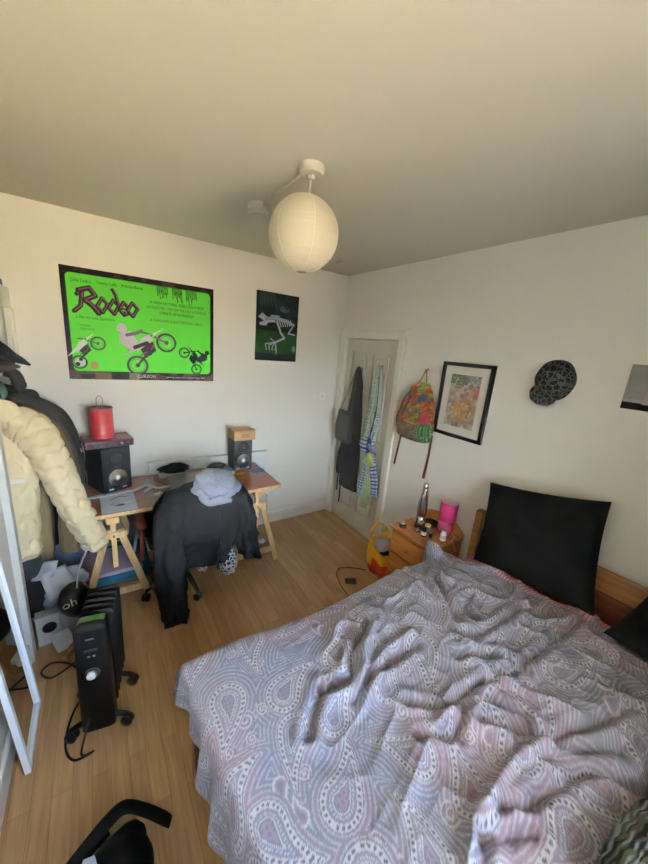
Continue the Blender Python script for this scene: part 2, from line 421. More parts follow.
bike(.811, .160, .125, -.95, True, (36, 34, 40), (22, 22, 28), (28, 28, 34))
n = vnoise(cv.X * 60, cv.Y * 60, 5)
cv.put((cv.Y < .05) & (abs(cv.X - .2) < .05), (126, 104, 84), .7); cv.put((cv.Y < .052) & (abs(cv.X - .40) < .035), (170, 160, 140), .5)
X0, Z0 = -2.34, 1.504
pt = thing('film_poster', 'large landscape film poster, acid green panel in a black border with motorbikes', 'poster', (X0 + .5, -.002, Z0))
sh = cv.sheet('printed_sheet', (X0, -.001, Z0), (1, 0, 0), (0, 0, 1), (0, -.003, 0), pm, pt, warp=lambda X, Y: .002 * fbm(X * 3, Y * 3, 4))
inkm = mat('dark_ink', (30, 34, 26), .5); whm = mat('white_ink', (215, 210, 200), .5); pk = mat('maroon_ink', (88, 40, 44), .5)
A_, B_ = (1, 0, 0), (0, 0, 1)
for s_, x, y, sz, wd, mi in (('Julie Ledru', .055, .652, .026, .115, 0), ('Yannis Lafki', .2, .655, .026, .12, 0), ('Antonia Buresi', .345, .659, .026, .14, 0),
        ('a film by Lola Quivoron', .07, .418, .026, .225, 0), ('IN CINEMAS', .085, .365, .017, .06, 0), ('ACROSS THE UK', .085, .343, .017, .08, 0),
        ('A HIGH-OCTANE, REBELLIOUS RIDE', .525, .573, .026, .39, 0), ('AN ELECTRIC TRIP ON THE FAST & FURIOUS', .503, .537, .026, .43, 2),
        ('STREETS OF BORDEAUX', .59, .503, .026, .25, 0), ('A THRILLING & ELECTRIFYING DEBUT', .522, .447, .024, .385, 2),
        ('CURZON', .42, .018, .03, .125, 1), ('coming soon to a cinema near you', .62, .02, .016, .3, 1)):
    MB().text(s_, (X0 + x, -.0075, Z0 + y), A_, B_, sz * 1.15, 0, width=wd).build('lettering', (inkm, whm, pk)[mi], pt)

cv = Canvas(.425, .6, 170, 240, (26, 38, 36))
n = fbm(cv.X * 9, cv.Y * 9, 21); cv.put((cv.Y < .27) & (cv.Y > .07), (40, 84, 34), .8); cv.put((cv.Y < .27) & (cv.Y > .07) & (n > .05), (30, 60, 34), .6)
cv.put((cv.Y > .3) & (n > .06), (44, 62, 66), .6); cv.disk(.28, .47, .05, (74, 104, 126), .03, .7); cv.disk(.3, .5, .03, (26, 34, 36), a=.8)
for k in range(5): cv.stroke([(.04 + .03 * k, .58), (.05 + .035 * k, .48)], .012, (60, 78, 76), a=.7)
BN = (176, 178, 196)
cv.poly([(.02, .38), (.06, .42), (.1, .39), (.16, .38), (.2, .35), (.12, .34), (.1, .31), (.04, .31), (.03, .33), (.08, .35)], BN)
cv.stroke([(.1, .37), (.2, .385), (.3, .37), (.38, .34)], .03, (140, 146, 168)); cv.stroke([(.15, .4), (.22, .4)], .02, (120, 160, 190))
for k in range(7): cv.stroke([(.2 + .024 * k, .38), (.23 + .022 * k, .31 + .004 * k)], .009, BN)
cv.stroke([(.21, .35), (.25, .26), (.29, .215), (.2, .17)], .018, BN); cv.stroke([(.37, .32), (.33, .26), (.4, .25)], .012, BN)
for k in range(4): cv.stroke([(.2, .17), (.1 + .035 * k, .15 - .01 * k), (.11 + .03 * k, .10)], .010, BN)
cv.stroke([(.2, .17), (.15, .2)], .008, BN); cv.stroke([(.21, .14), (.213, .02)], .006, (190, 200, 190)); cv.disk(.395, .12, .018, (150, 160, 160), .03, .7)
cv.put(cv.Y < .06, (22, 30, 34))
sk = cv.sheet('skeleton_poster', (-.972, -.001, 1.706), (1, 0, 0), (0, 0, 1), (0, -.003, 0), pm, origin=(-.75, -.002, 1.706), warp=lambda X, Y: .002 * fbm(X * 4, Y * 4, 4))
tag(sk, 'small dark portrait poster of a pale animal skeleton on green and black', 'poster')

# light switch
sw = thing('light_switch', 'square white plastic light switch on back wall near the door', 'light switch', (-.195, 0, 1.36))
B('switch_plate', -.238, -.152, -.009, -.0005, 1.32, 1.405, mat('switch_white', (246, 246, 246), .3), sw, .003)
B('rocker', -.207, -.183, -.013, -.009, 1.345, 1.38, mat('white_plastic', (226, 222, 212), .4), sw, .002)

# ================================================================== CEILING LIGHT
wp = mat('aged_white_plastic', (205, 198, 184), .5)
lamp = thing('pendant_lamp', 'white round paper lantern hanging from a ceiling rose', 'lamp', (-1.38, -1.55, 2.18))
MB().lathe([(.052, 0), (.052, -.026), (.046, -.033), (.016, -.036), (.012, -.05)], (-1.38, -1.55, H), n=40, smooth=False).build('ceiling_rose', wp, lamp)
MB().tube([(-1.38, -1.55, H - .045), (-1.394, -1.55, 2.4)], .0035).build('cord', wp, lamp)
m, nt, b = _new('rice_paper'); b.inputs['Base Color'].default_value = lin4((226, 218, 200)); b.inputs['Roughness'].default_value = .8
tr = nt.nodes.new('ShaderNodeBsdfTranslucent'); tr.inputs['Color'].default_value = lin4((232, 220, 196)); mxs = nt.nodes.new('ShaderNodeMixShader'); mxs.inputs[0].default_value = .35
nt.links.new(b.outputs[0], mxs.inputs[1]); nt.links.new(tr.outputs[0], mxs.inputs[2]); nt.links.new(mxs.outputs[0], nt.nodes['Material Output'].inputs[0])
paper = m
def rib(d, N=30):
    ph = math.acos(max(-1, min(1, d.z)))
    return 1 + .012 * abs(math.sin(ph * N / 2 * 1.0)) - .012
pr = MB(); nr = 26; prof = []
R_ = .147
for i in range(nr * 4 + 1):
    ph = .25 + (PI - .37) * i / (nr * 4); s_ = 1 + .014 * abs(math.sin(PI * i / 4))
    prof.append((R_ * math.sin(ph) * s_, R_ * math.cos(ph) * s_))
pr.lathe(prof, (-1.40, -1.55, 2.325), n=48, cap=False)
shd = pr.build('paper_shade', paper, lamp)
wr = MB(); wm_ = mat('lantern_seam', (236, 232, 220), .6)
for k in range(6):
    a = k * PI / 3 + .3
    wr.tube([(-1.40 + (R_ * 1.012) * math.sin(p) * math.cos(a), -1.55 + (R_ * 1.012) * math.sin(p) * math.sin(a), 2.325 + R_ * 1.012 * math.cos(p)) for p in np.linspace(.26, PI - .26, 24)], .0018, 5)
wr.build('seam', wm_, shd)
wr = MB(); wr.tube([(-1.40 + .04 * math.cos(a), -1.55 + .04 * math.sin(a), 2.325 + .143) for a in np.linspace(0, 2 * PI, 24, endpoint=False)], .002, 6, closed=True)
wr.tube([(-1.44, -1.55, 2.468), (-1.36, -1.55, 2.468)], .002, 6); wr.lathe([(.018, 0), (.02, .05), (.008, .07)], (-1.40, -1.55, 2.395), n=16)
wr.build('wire_frame', mat('thin_wire', (150, 140, 120), .4, .8), lamp); wr = MB(); wr.tube([(-1.40 + .02 * math.cos(a), -1.55 + .02 * math.sin(a), 2.325 - .146) for a in np.linspace(0, 2 * PI, 24, endpoint=False)], .002, 6, closed=True)
wr.build('wire_frame', mat('thin_wire', (150, 140, 120), .4, .8), lamp)
jb = thing('junction_box', 'round white ceiling box joined to lantern rose by surface conduit', 'ceiling fitting', (-1.375, -1.0, H))
MB().lathe([(.066, 0), (.066, -.03), (.058, -.032), (.058, -.038), (.064, -.04), (.062, -.056), (.0, -.06)], (-1.375, -1.0, H), n=40, smooth=False).build('box_body', wp, jb)
MB().bx(-1.388, -1.370, -1.5, -1.06, H - .016, H).build('conduit', wp, jb, .003)
tag(MB().lathe([(.035, 0), (.035, -.012), (.028, -.018), (0, -.019)], (-.383, -.385, H), n=24).build('ceiling_sensor', wp, origin=(-.383, -.385, H)), 'small flat white disc on ceiling near the room corner', 'ceiling fitting')

# ================================================================== RADIATOR
rm = mat('radiator_white', (228, 230, 230), .35)
rad = thing('wall_radiator', 'low white panel radiator on back wall behind the desk', 'radiator', (-1.36, -.04, .3))
b = MB(); b.bx(-1.88, -.84, -.062, -.03, .33, .82)
for k in range(26): x = -1.86 + .04 * k; b.bx(x, x + .018, -.068, -.06, .36, .79)
b.build('panel', rm, rad, .003)
b = MB(); b.bx(-1.885, -.835, -.068, -.024, .82, .832)
b.build('top_grille', rm, rad, .002)
b = MB()
for x in (-1.6, -1.1): MB().bx(x, x + .03, -.03, -.001, .4, .75).build('bracket', rm, rad)
b = MB(); b.tube([(-.82, -.045, .36), (-.80, -.045, .36), (-.80, -.045, .0)], .0075); b.build('pipe', rm, rad); b = MB(); b.tube([(-1.9, -.045, .36), (-1.92, -.045, .36), (-1.92, -.045, .0)], .0075); b.build('pipe', rm, rad)

# ================================================================== DESK
DZ = .742
deskw = wood('reddish_brown_veneer', (112, 62, 36), (142, 84, 50), (1.2, 14, 14), .3, .25, 3)
pine = wood('pale_pine', (188, 150, 100), (214, 180, 130), (9, 9, 1.5), .5, 0, 4)
pineh = wood('pale_pine_shelf', (150, 118, 82), (176, 142, 100), (3, 12, 9), .5, 0, 4)
dt = thing('desk', 'brown wooden desk board lying across two pine trestles', 'desk', (-1.65, -.38, DZ - .028))
B('board', -2.36, -.975, -.665, -.085, DZ - .028, DZ, deskw, dt, .002)
B('front_edge', -2.36, -.975, -.669, -.665, DZ - .026, DZ - .003, pine, dt)
def trestle(cx, label, w_=.20):
    zt = DZ - .0285
    t = thing('trestle', label, 'trestle', (cx, -.38, 0), 'pine trestles under the desk top')
    yf, yb = -.62, -.17
    for y in (yf, yb):
        for s_ in (-1, 1):
            MB().beam((cx + s_ * w_, y, 0.002), (cx + s_ * .035, y, .60), .042, .022, up=(0, 1, 0)).build('leg', pine, t, .002)
        MB().beam((cx - w_ + .03, y, .13), (cx + w_ - .03, y, .13), .02, .05).build('crossbar', pine, t, .002)
        MB().beam((cx - .075, y - .0, .57), (cx + .075, y - .0, .57), .05, .045).build('clamp_block', pine, t, .002)
        MB().beam((cx, y + .004, .33), (cx, y + .004, .672), .03, .034, up=(0, 1, 0)).build('post', pine, t, .002)
        MB().lathe([(.006, -.03), (.006, .03)], (cx - .0, y - .01, .57), (0, 1, 0), 10).build('peg', mat('bolt_steel', (120, 116, 108), .4, .8), t)
    MB().beam((cx, yf - .05, zt - .022), (cx, yb + .05, zt - .022), .075, .044).build('top_beam', pine, t, .002)
    for k in range(3):
        x = cx - .105 + k * .105
        MB().bx(x - .042, x + .042, yf, yb, .157, .172).build('shelf_slat', pineh, t, .002)
    return t
trestle(-2.16, 'pine trestle under left end of desk holding boxes on its shelf')
trestle(-1.165, 'pine trestle under right end of desk with nearly empty slatted shelf')

# items on the left trestle shelf
zs_ = .1725
tb = thing('storage_box', 'flat teal cardboard storage box on left trestle shelf', 'box', (-2.12, -.41, zs_))
B('box_base', -2.33, -1.955, -.58, -.2, zs_, zs_ + .055, mat('teal_card', (40, 108, 128), .6), tb, .003)
B('box_lid', -2.335, -1.95, -.585, -.195, zs_ + .055, zs_ + .08, mat('teal_card2', (34, 96, 120), .6), tb, .003)
ll = thing('paper_folder', 'wide lilac folder lying on the teal box under desk', 'folder', (-2.18, -.44, zs_ + .08))
B('cover', -2.37, -2.0, -.6, -.26, zs_ + .0805, zs_ + .092, mat('lilac_card', (182, 160, 178), .6), ll, .002)
B('cover_sheet', -2.36, -2.01, -.59, -.27, zs_ + .092, zs_ + .098, mat('lilac_card2', (190, 168, 184), .6), ll, .001)
gm = thing('magazine', 'green magazine behind the lilac folder under the desk', 'magazine', (-2.2, -.24, zs_ + .08))
B('cover', -2.32, -2.02, -.25, -.09, zs_ + .098 + .002, zs_ + .112, mat('green_print', (112, 136, 62), .5, vary=.4, vscale=20), gm, .001)
tag(B('notebook', -2.22, -2.05, -.235, -.1, zs_ + .1125, zs_ + .127, mat('yellow_card', (190, 170, 60), .6), origin=(-2.13, -.17, zs_ + .1125)), 'small yellow notebook on top of the green magazine', 'notebook')
# grey-blue boards leaning under the desk
p = MB(); p.box((-2.03, -.36, .42), (.02, .3, .46), 0, Matrix.Rotation(.18, 3, 'Y')); tag(p.build('drawing_board', mat('grey_blue_board', (150, 168, 184), .5), bevel=.003, origin=(-2.0, -.36, .19)), 'grey blue board standing upright beneath the desk beside left trestle', 'board')
# paper scrap on the right shelf
def crumple(c, r, seed, m, name, label, cat, flat=.5, amp=.35, n=28, parent=None):
    b = MB(); 
    def f(d):
        a = math.atan2(d.y, d.x); e = math.acos(max(-1, min(1, d.z)))
        return 1 + amp * float(fbm(np.array(d.x * 3 + 5), np.array(d.y * 3 + d.z * 4), seed, 3)) * 2
    b.ell(c, (r[0], r[1], r[2]), n, 16, f=f)
    b.V = [(v[0], v[1], max(v[2], c[2] - r[2] * .98)) for v in b.V]
    o = b.build(name, m, parent, origin=None if parent is not None else (c[0], c[1], c[2] - r[2]))
    if parent is None: tag(o, label, cat)
    return o
wpap = mat('white_paper', (196, 200, 208), .7)
crumple((-1.09, -.575, .19), (.035, .025, .017), 3, wpap, 'paper_scrap', 'crumpled white paper scrap on right trestle shelf', 'paper')

# ---------------- speakers
blk = mat('black_vinyl', (15, 15, 17), .45); cab = mat('charcoal_cabinet', (44, 42, 42), .5)
cone = mat('white_cone', (245, 245, 243), .4); conedk = mat('cone_dust_cap', (232, 232, 230), .4); rub = mat('black_rubber', (14, 14, 15), .6)
def speaker(cx, yf, w_, h_, dpt, z, m, label, ang=0):
    R = Matrix.Rotation(ang, 3, 'Z')
    t = thing('studio_speaker', label, 'speaker', (cx, yf + dpt / 2, z), 'studio speakers on the desk')
    c = Vector((cx, yf + dpt / 2, z + h_ / 2))
    MB().box(c, (w_, dpt, h_), 0, R).build('cabinet', m, t, .006)
    fr = lambda u, v, d: tuple(c + R @ Vector((u, -dpt / 2 - d, v - h_ / 2)))
    ax = R @ Vector((0, -1, 0))
    wf = MB().lathe([(.068, 0), (.07, .004), (.065, .007), (.061, .006)], fr(0, h_ * .32, 0), ax, 36, cap=False).build('woofer_surround', rub, t)
    MB().lathe([(.062, .006), (.04, .005), (.022, .0045), (.012, .005), (0, .006)], fr(0, h_ * .32, 0), ax, 36).build('woofer_cone', cone, t)
    MB().lathe([(.021, .0035), (.015, .008), (0, .0105)], fr(0, h_ * .32, 0), ax, 24).build('dust_cap', conedk, wf)
    MB().lathe([(.048, 0), (.05, .003), (.03, .0015), (.016, .001)], fr(0, h_ * .76, 0), ax, 30).build('tweeter_plate', rub, t)
    MB().lathe([(.014, .002), (.008, .007), (0, .009)], fr(0, h_ * .76, 0), ax, 20).build('tweeter_dome', mat('dark_dome', (40, 40, 44), .3), t)
    b = MB(); b.text('studio', fr(-.018, h_ * .56, .0006), R @ Vector((1, 0, 0)), (0, 0, 1), .012, 0); b.build('badge', mat('badge_silver', (150, 150, 150), .4, .6), t)
    for s_ in (-1, 1): MB().box(fr(s_ * .045, .022, 0), (.03, .004, .009), 0, R).build('indicator', mat('led_white', (190, 195, 200), .3), t)
    return t
speaker(-2.155, -.325, .195, .325, .24, DZ, blk, 'big black studio speaker with white cone on left end of desk', .42)
speaker(-1.15, -.25, .165, .285, .17, DZ, cab, 'smaller dark grey studio speaker with white cone at right desk end')
cb = thing('cardboard_box', 'small brown cardboard box on top of the right speaker', 'box', (-1.155, -.19, DZ + .285))
kraft = mat('kraft_card', (170, 132, 92), .7, vary=.06, vscale=12)
B('carton', -1.245, -1.055, -.28, -.12, DZ + .286, DZ + .37, kraft, cb, .003)
B('tape_strip', -1.245, -1.055, -.215, -.185, DZ + .3701, DZ + .371, mat('brown_tape', (196, 168, 128), .4), cb)
B('lid_flap', -1.247, -1.053, -.285, -.2, DZ + .3702, DZ + .374, kraft, cb, .001)
B('label', -1.18, -1.11, -.281, -.2802, DZ + .31, DZ + .345, mat('box_label', (150, 110, 76), .6), cb)

# audio unit and red lantern
mar = mat('maroon_enamel', (96, 26, 34), .3, coat=.4)
au = thing('audio_interface', 'dark red rack audio unit with black front on left speaker', 'audio unit', (-2.15, -.2, DZ + .326))
za = DZ + .326
R = Matrix.Rotation(.16, 3, 'Z')
MB().box((-2.15, -.215, za + .028), (.29, .2, .05), 0, R).build('case', mar, au, .004)
MB().box(tuple(Vector((-2.15, -.215, za + .028)) + R @ Vector((0, -.103, 0))), (.27, .006, .04), 0, R).build('front_panel', blk, au, .001)
for k in range(6):
    c_ = Vector((-2.15, -.215, za + .028)) + R @ Vector((-.1 + k * .042, -.106, .002))
    MB().lathe([(.009, 0), (.009, .008), (.007, .01)], c_, R @ Vector((0, -1, 0)), 14).build('knob', mat('knob_grey', (70, 66, 66), .4) if k != 4 else mat('knob_silver', (170, 170, 172), .3, .6), au)
MB().tube([(-2.28, -.19, za + .03), (-2.31, -.22, za - .0), (-2.30, -.23, za - .04)], .004, rings=12).build('cable', mat('cream_cable', (196, 180, 150), .6), au)
rl = thing('tin_lantern', 'red tin can lantern with wire handle on dark red audio unit', 'lantern', (-2.175, -.2, za + .054))
redm = mat('red_tin', (146, 40, 42), .45, vary=.25, vscale=3, stretch=(.3, .3, 8), coat=.3)
prof = [(.071, 0), (.074, .004), (.072, .008), (.0715, .03), (.073, .034), (.0715, .038), (.071, .20), (.073, .206), (.07, .209)]
MB().lathe(prof, (-2.175, -.2, za + .054), n=36, cap=False).build('can', redm, rl)
MB().lathe([(.0, .001), (.069, .001)], (-2.175, -.2, za + .054), n=36).build('base', redm, rl)
MB().lathe([(.073, .205), (.0735, .211), (.071, .213), (.066, .20), (.04, .196), (0, .196)], (-2.175, -.2, za + .054), n=36).build('rim', mat('tin_rim', (120, 104, 96), .35, .7), rl)
hz = za + .054 + .208
MB().tube([(-2.195, -.2, hz - .01), (-2.197, -.2, hz + .05), (-2.19, -.2, hz + .078), (-2.178, -.2, hz + .085), (-2.166, -.2, hz + .078), (-2.160, -.2, hz + .05), (-2.162, -.2, hz - .01)], .0022, rings=30).build('handle', mat('steel_wire', (140, 140, 140), .35, .8), rl)

# other desk things
lp = thing('laptop', 'closed grey laptop lying on the desk behind the draped jacket', 'laptop', (-1.55, -.34, DZ))
alu = mat('space_grey', (122, 124, 128), .4, .2)
R = Matrix.Rotation(-.02, 3, 'Z')
MB().box((-1.56, -.34, DZ + .006), (.44, .30, .010), 0, R).build('base', alu, lp, .003)
MB().box((-1.56, -.34, DZ + .0145), (.44, .30, .006), 0, R).build('lid', mat('space_grey_lid', (134, 137, 142), .42, .2), lp, .002)
tag(MB().box((-1.83, -.33, DZ + .003), (.003, .003, .003)).tube([(-1.84, -.12, DZ + .004), (-1.86, -.22, DZ + .004), (-1.80, -.33, DZ + .004), (-1.78, -.45, DZ + .004), (-1.83, -.56, DZ + .004)], .003, rings=24).build('desk_cable', rub, origin=(-1.8, -.3, DZ)), 'thin black cable on the desk left of the laptop', 'cable')
cv = Canvas(.2, .32, 60, 90, (188, 194, 206)); cv.stroke([(.06, .2), (.1, .24), (.15, .22)], .008, (90, 96, 110)); cv.disk(.11, .1, .025, (60, 64, 74), .014); cv.stroke([(.05, .14), (.09, .09)], .006, (110, 116, 130)); cv.stroke([(.13, .12), (.18, .13)], .01, (230, 232, 236))
tag(cv.sheet('paper_sheet', (-2.215, -.668, DZ + .0005), (1, .02, 0), (-.02, 1, 0), (0, 0, .001), pmm, origin=(-2.1, -.5, DZ), warp=lambda X, Y: .002 + .003 * fbm(X * 9, Y * 9, 4)), 'pale grey sketched paper sheet at front left of desk', 'paper')
cb_ = mat('pale_print', (176, 182, 194), .6)
def strip(name, pts, w_, label, cat, m, z=DZ, h_=.008):
    b = MB(); 
    for a_, c_ in zip(pts[:-1], pts[1:]): b.beam((a_[0], a_[1], z + h_ / 2), (c_[0], c_[1], z + h_ / 2), w_, h_)
    return tag(b.build(name, m, origin=(pts[0][0], pts[0][1], z)), label, cat)
strip('folded_leaflet', [(-2.32, -.40), (-2.21, -.385), (-2.0, -.37), (-1.93, -.30), (-1.90, -.2)], .035, 'long narrow folded white leaflet in front of left speaker', 'leaflet', cb_, DZ + .006, .004)
strip('white_cable_wrap', [(-1.95, -.42), (-1.90, -.36), (-1.93, -.28), (-1.86, -.40), (-1.76, -.38)], .03, 'white curled strap between left speaker and laptop', 'strap', mat('white_strap', (214, 216, 220), .6), DZ, .01)
eb = thing('earbud_case', 'tiny white earbuds lying open on the desk before laptop', 'earbuds', (-1.87, -.48, DZ))
MB().ell((-1.885, -.5, DZ + .009), (.022, .012, .009)).build('case', mat('white_plastic', (226, 222, 212), .4), eb)
MB().ell((-1.86, -.475, DZ + .007), (.01, .008, .007)).build('earbud', mat('white_plastic', (226, 222, 212), .4), eb)
MB().ell((-1.84, -.495, DZ + .007), (.01, .008, .007)).build('earbud', mat('white_plastic', (226, 222, 212), .4), eb)
pc = thing('black_pouch', 'crumpled black cloth pouch on white case at back of desk', 'pouch', (-1.7, -.14, DZ))
MB().bx(-1.82, -1.60, -.2, -.12, DZ, DZ + .018).build('white_case', wpap, pc, .006)
crumple((-1.70, -.145, DZ + .055), (.115, .05, .04), 8, mat('black_cloth', (14, 14, 16), .8), 'cloth', '', '', parent=pc)
def lump(name, c, r, seed, m, label, cat): return crumple((c[0], c[1], c[2] + r[2]), r, seed, m, name, label, cat)
lump('cable_bundle', (-1.36, -.17, DZ), (.075, .04, .035), 12, mat('black_cloth', (14, 14, 16), .8), 'tangle of black cables at back of desk left of right speaker', 'cables')
def smallbox(name, c, d, m, ang, label, cat):
    b = MB(); b.box((c[0], c[1], DZ + d[2] / 2), d, 0, Matrix.Rotation(ang, 3, 'Z')); return tag(b.build(name, m, bevel=.002, origin=(c[0], c[1], DZ)), label, cat)
smallbox('blue_case', (-1.28, -.235, 0), (.06, .04, .03), mat('blue_plastic', (48, 82, 150), .4), .4, 'small blue plastic case next to black cables on desk', 'case')
smallbox('yellow_tape', (-1.265, -.295, 0), (.05, .03, .018), mat('yellow_plastic', (206, 170, 60), .4), -.3, 'small yellow tape roll left of the right speaker', 'tape')
smallbox('orange_lighter', (-1.20, -.33, 0), (.07, .014, .012), mat('orange_plastic', (214, 150, 50), .4), .15, 'slim orange yellow lighter below the right speaker', 'lighter')
smallbox('marker_pen', (-1.42, -.235, 0), (.11, .01, .01), mat('brown_pen', (90, 52, 34), .4), -.8, 'dark brown pen lying left of the cable bundle', 'pen')
ph = thing('blue_phone', 'blue phone lying right of the right desk speaker', 'phone', (-1.04, -.32, DZ))
MB().box((-1.035, -.315, DZ + .006), (.11, .062, .011), 0, Matrix.Rotation(.05, 3, 'Z')).build('body', mat('phone_blue', (58, 92, 140), .3, .3), ph, .003)
MB().box((-1.035, -.315, DZ + .0123), (.085, .05, .001), 0, Matrix.Rotation(.05, 3, 'Z')).build('screen', mat('phone_screen', (96, 130, 168), .15), ph)

# ================================================================== OFFICE CHAIR
plas = mat('black_plastic', (18, 18, 20), .4); chrome = mat('chrome', (200, 200, 205), .15, 1)
CX, CY = -1.73, -.5
ch = thing('office_chair', 'swivel office chair with brown arm pads pushed under the desk', 'chair', (CX, CY, 0))
for k in range(5):
    a = math.radians(-85 + 72 * k + 5); ex, ey = CX + .30 * math.cos(a), CY + .30 * math.sin(a)
    lg = MB().loft([(CX + .03 * math.cos(a), CY + .03 * math.sin(a), .125), (CX + .18 * math.cos(a), CY + .18 * math.sin(a), .105), (ex, ey, .078)], [(.024, .018), (.02, .014), (.014, .011)], (-math.sin(a), math.cos(a), 0), 12).build('base_leg', plas, ch)
    b = MB(); b.tube([(ex, ey, .085), (ex, ey, .05)], .008)
    q = (-math.sin(a + .5), math.cos(a + .5), 0)
    for s_ in (-1, 1): b.lathe([(.012, -.009), (.027, -.008), (.029, 0), (.027, .008), (.012, .009)], (ex + q[0] * s_ * .013, ey + q[1] * s_ * .013, .0295), q, 20)
    cst = b.build('caster', plas, lg)
MB().lathe([(.035, .09), (.035, .14), (.028, .15), (.024, .3), (.016, .3), (.016, .42)], (CX, CY, 0), n=20).build('gas_column', plas, ch)
def padf(d): return 1
brn = mat('brown_arm_leather', (110, 50, 30), .45, vary=.1, vscale=12)
b = MB(); b.loft([(CX, CY - .24, .475), (CX, CY - .2, .47), (CX, CY + .15, .47), (CX, CY + .24, .46)], [(.2, .02), (.24, .038), (.24, .038), (.2, .02)], (1, 0, 0), 28, rings=14, sq=.6); b.build('seat', mat('black_mesh_fabric', (22, 22, 24), .85), ch)
b = MB(); b.loft([(CX, -.77, .52), (CX, -.80, .62), (CX, -.83, .80), (CX, -.86, .92)], [(.19, .02), (.22, .028), (.22, .028), (.16, .02)], (1, 0, 0), 28, rings=14, sq=.6); b.build('backrest', mat('black_mesh_fabric', (22, 22, 24), .85), ch)
b = MB(); b.tube([(CX, CY, .425), (CX, -.7, .425), (CX, -.755, .50), (CX, -.79, .62)], .02, rings=14); b.build('back_spine', plas, ch)
for s_ in (-1, 1):
    b = MB(); b.tube([(CX + s_ * .2, CY - .02, .43), (CX + s_ * .265, CY - .02, .45), (CX + s_ * .27, CY - .02, .60)], .014, rings=12); ar = b.build('arm_support', plas, ch)
    b = MB(); b.loft([(CX + s_ * .27, CY - .2, .60), (CX + s_ * .27, CY - .16, .615), (CX + s_ * .27, CY + .06, .615), (CX + s_ * .27, CY + .1, .60)], [(.02, .014), (.034, .022), (.034, .022), (.02, .014)], (1, 0, 0), 18, rings=12); b.build('armrest', brn, ch)
    b = MB(); b.loft([(CX + s_ * .275, CY - .17, .60), (CX + s_ * .275, CY - .19, .5), (CX + s_ * .275, CY - .19, .38)], [(.014, .026), (.014, .03), (.012, .02)], (1, 0, 0), 14, rings=10); b.build('side_strap', brn, ch)

# jacket draped over the chair back
def folds(amp, k1, k2, seed, grow=True, fine=.3):
    r_ = random.Random(seed); p1, p2, p3 = r_.random() * 6, r_.random() * 6, r_.random() * 6
    def d(u, th):
        g = (.35 + u * .65) if grow else 1
        n_ = float(fbm(np.array(th * 1.6 + seed), np.array(u * 7), seed, 3))
        n_ = n_ + .7 * abs(float(fbm(np.array(th * 2.6 + seed * 2 + u * 4), np.array(u * 15 - th * 1.5), seed + 9, 2)))
        return amp * g * (.45 * math.sin(k1 * th + p1 + 1.5 * u) + .3 * math.sin(k2 * th + p2 - 2 * u) + fine * 5 * n_)
    return d
navy = mat('charcoal_shell', (16, 15, 16), .75, bump=.1, bscale=40, spec=.2); grey = mat('grey_marl_jersey', (136, 138, 152), .9, vary=.12, vscale=70)
leo = leopard('leopard_lining', (30, 30, 32), (200, 198, 196), 42)
jk = thing('hooded_jacket', 'charcoal hooded jacket draped over the office chair back', 'jacket', (-1.68, -.93, .05))
b = MB(); b.loft([(-1.655, -.865, .94), (-1.655, -.90, .92), (-1.665, -.915, .86), (-1.68, -.915, .70), (-1.69, -.90, .55), (-1.70, -.89, .40)],
       [(.08, .05), (.17, .09), (.225, .115), (.245, .12), (.24, .115), (.235, .11)], (1, 0, 0), 80, disp=folds(.03, 5, 9, 3, fine=.6), rings=70, sq=.8)
b.build('jacket_body', navy, jk)
b = MB(); b.loft([(-1.80, -.91, .90), (-1.865, -.975, .80), (-1.885, -1.02, .60), (-1.875, -1.035, .35), (-1.865, -1.04, .10)],
       [(.06, .06), (.082, .07), (.085, .065), (.078, .058), (.062, .045)], (1, 0, 0), 36, disp=folds(.02, 3, 6, 5, fine=.7), rings=70)
b.build('sleeve', navy, jk)
b = MB(); b.loft([(-1.50, -.90, .90), (-1.44, -.94, .82), (-1.405, -.965, .66), (-1.375, -.985, .52), (-1.345, -.995, .40)],
       [(.06, .06), (.075, .07), (.08, .065), (.07, .055), (.055, .045)], (1, 0, 0), 36, disp=folds(.02, 3, 6, 9, fine=.7), rings=64)
b.build('sleeve', navy, jk)
b = MB(); b.loft([(-1.51, -.92, .46), (-1.505, -.94, .38), (-1.50, -.945, .29)], [(.05, .05), (.06, .055), (.05, .045)], (1, 0, 0), 28, disp=folds(.008, 5, 8, 7), rings=16)
b.build('patterned_lining', leo, jk)
b = MB(); b.loft([(-1.67, -.90, .33), (-1.665, -.91, .40), (-1.66, -.9, .44)], [(.03, .03), (.05, .04), (.04, .04)], (1, 0, 0), 20, disp=folds(.006, 5, 8, 17), rings=10)
b.build('patterned_lining', leo, jk)
b = MB()
def hoodf(d): return 1 + .55 * float(fbm(np.array(d.x * 2.3 + 3), np.array(d.y * 2 + d.z * 2.6), 31, 3))
b.ell((-1.585, -.95, .957), (.148, .115, .05), 60, 34, f=hoodf, R=Matrix.Rotation(.16, 3, 'Y') @ Matrix.Rotation(.6, 3, 'X'))
hd = b.build('hood', grey, jk)
b = MB()
b.loft([(-1.71, -1.0, .97), (-1.69, -1.02, .92), (-1.66, -1.04, .885), (-1.60, -1.05, .895), (-1.52, -1.03, .87)], [(.014, .01), (.035, .016), (.022, .012), (.03, .014), (.014, .01)], (0, 0, 1), 16, rings=24)
b.build('hood_edge', grey, jk)
b = MB(); b.tube([(-1.60, -1.045, .83), (-1.60, -1.055, .6), (-1.61, -1.035, .42)], .004, rings=20); b.build('zip', mat('zip_black', (14, 14, 16), .4), jk)

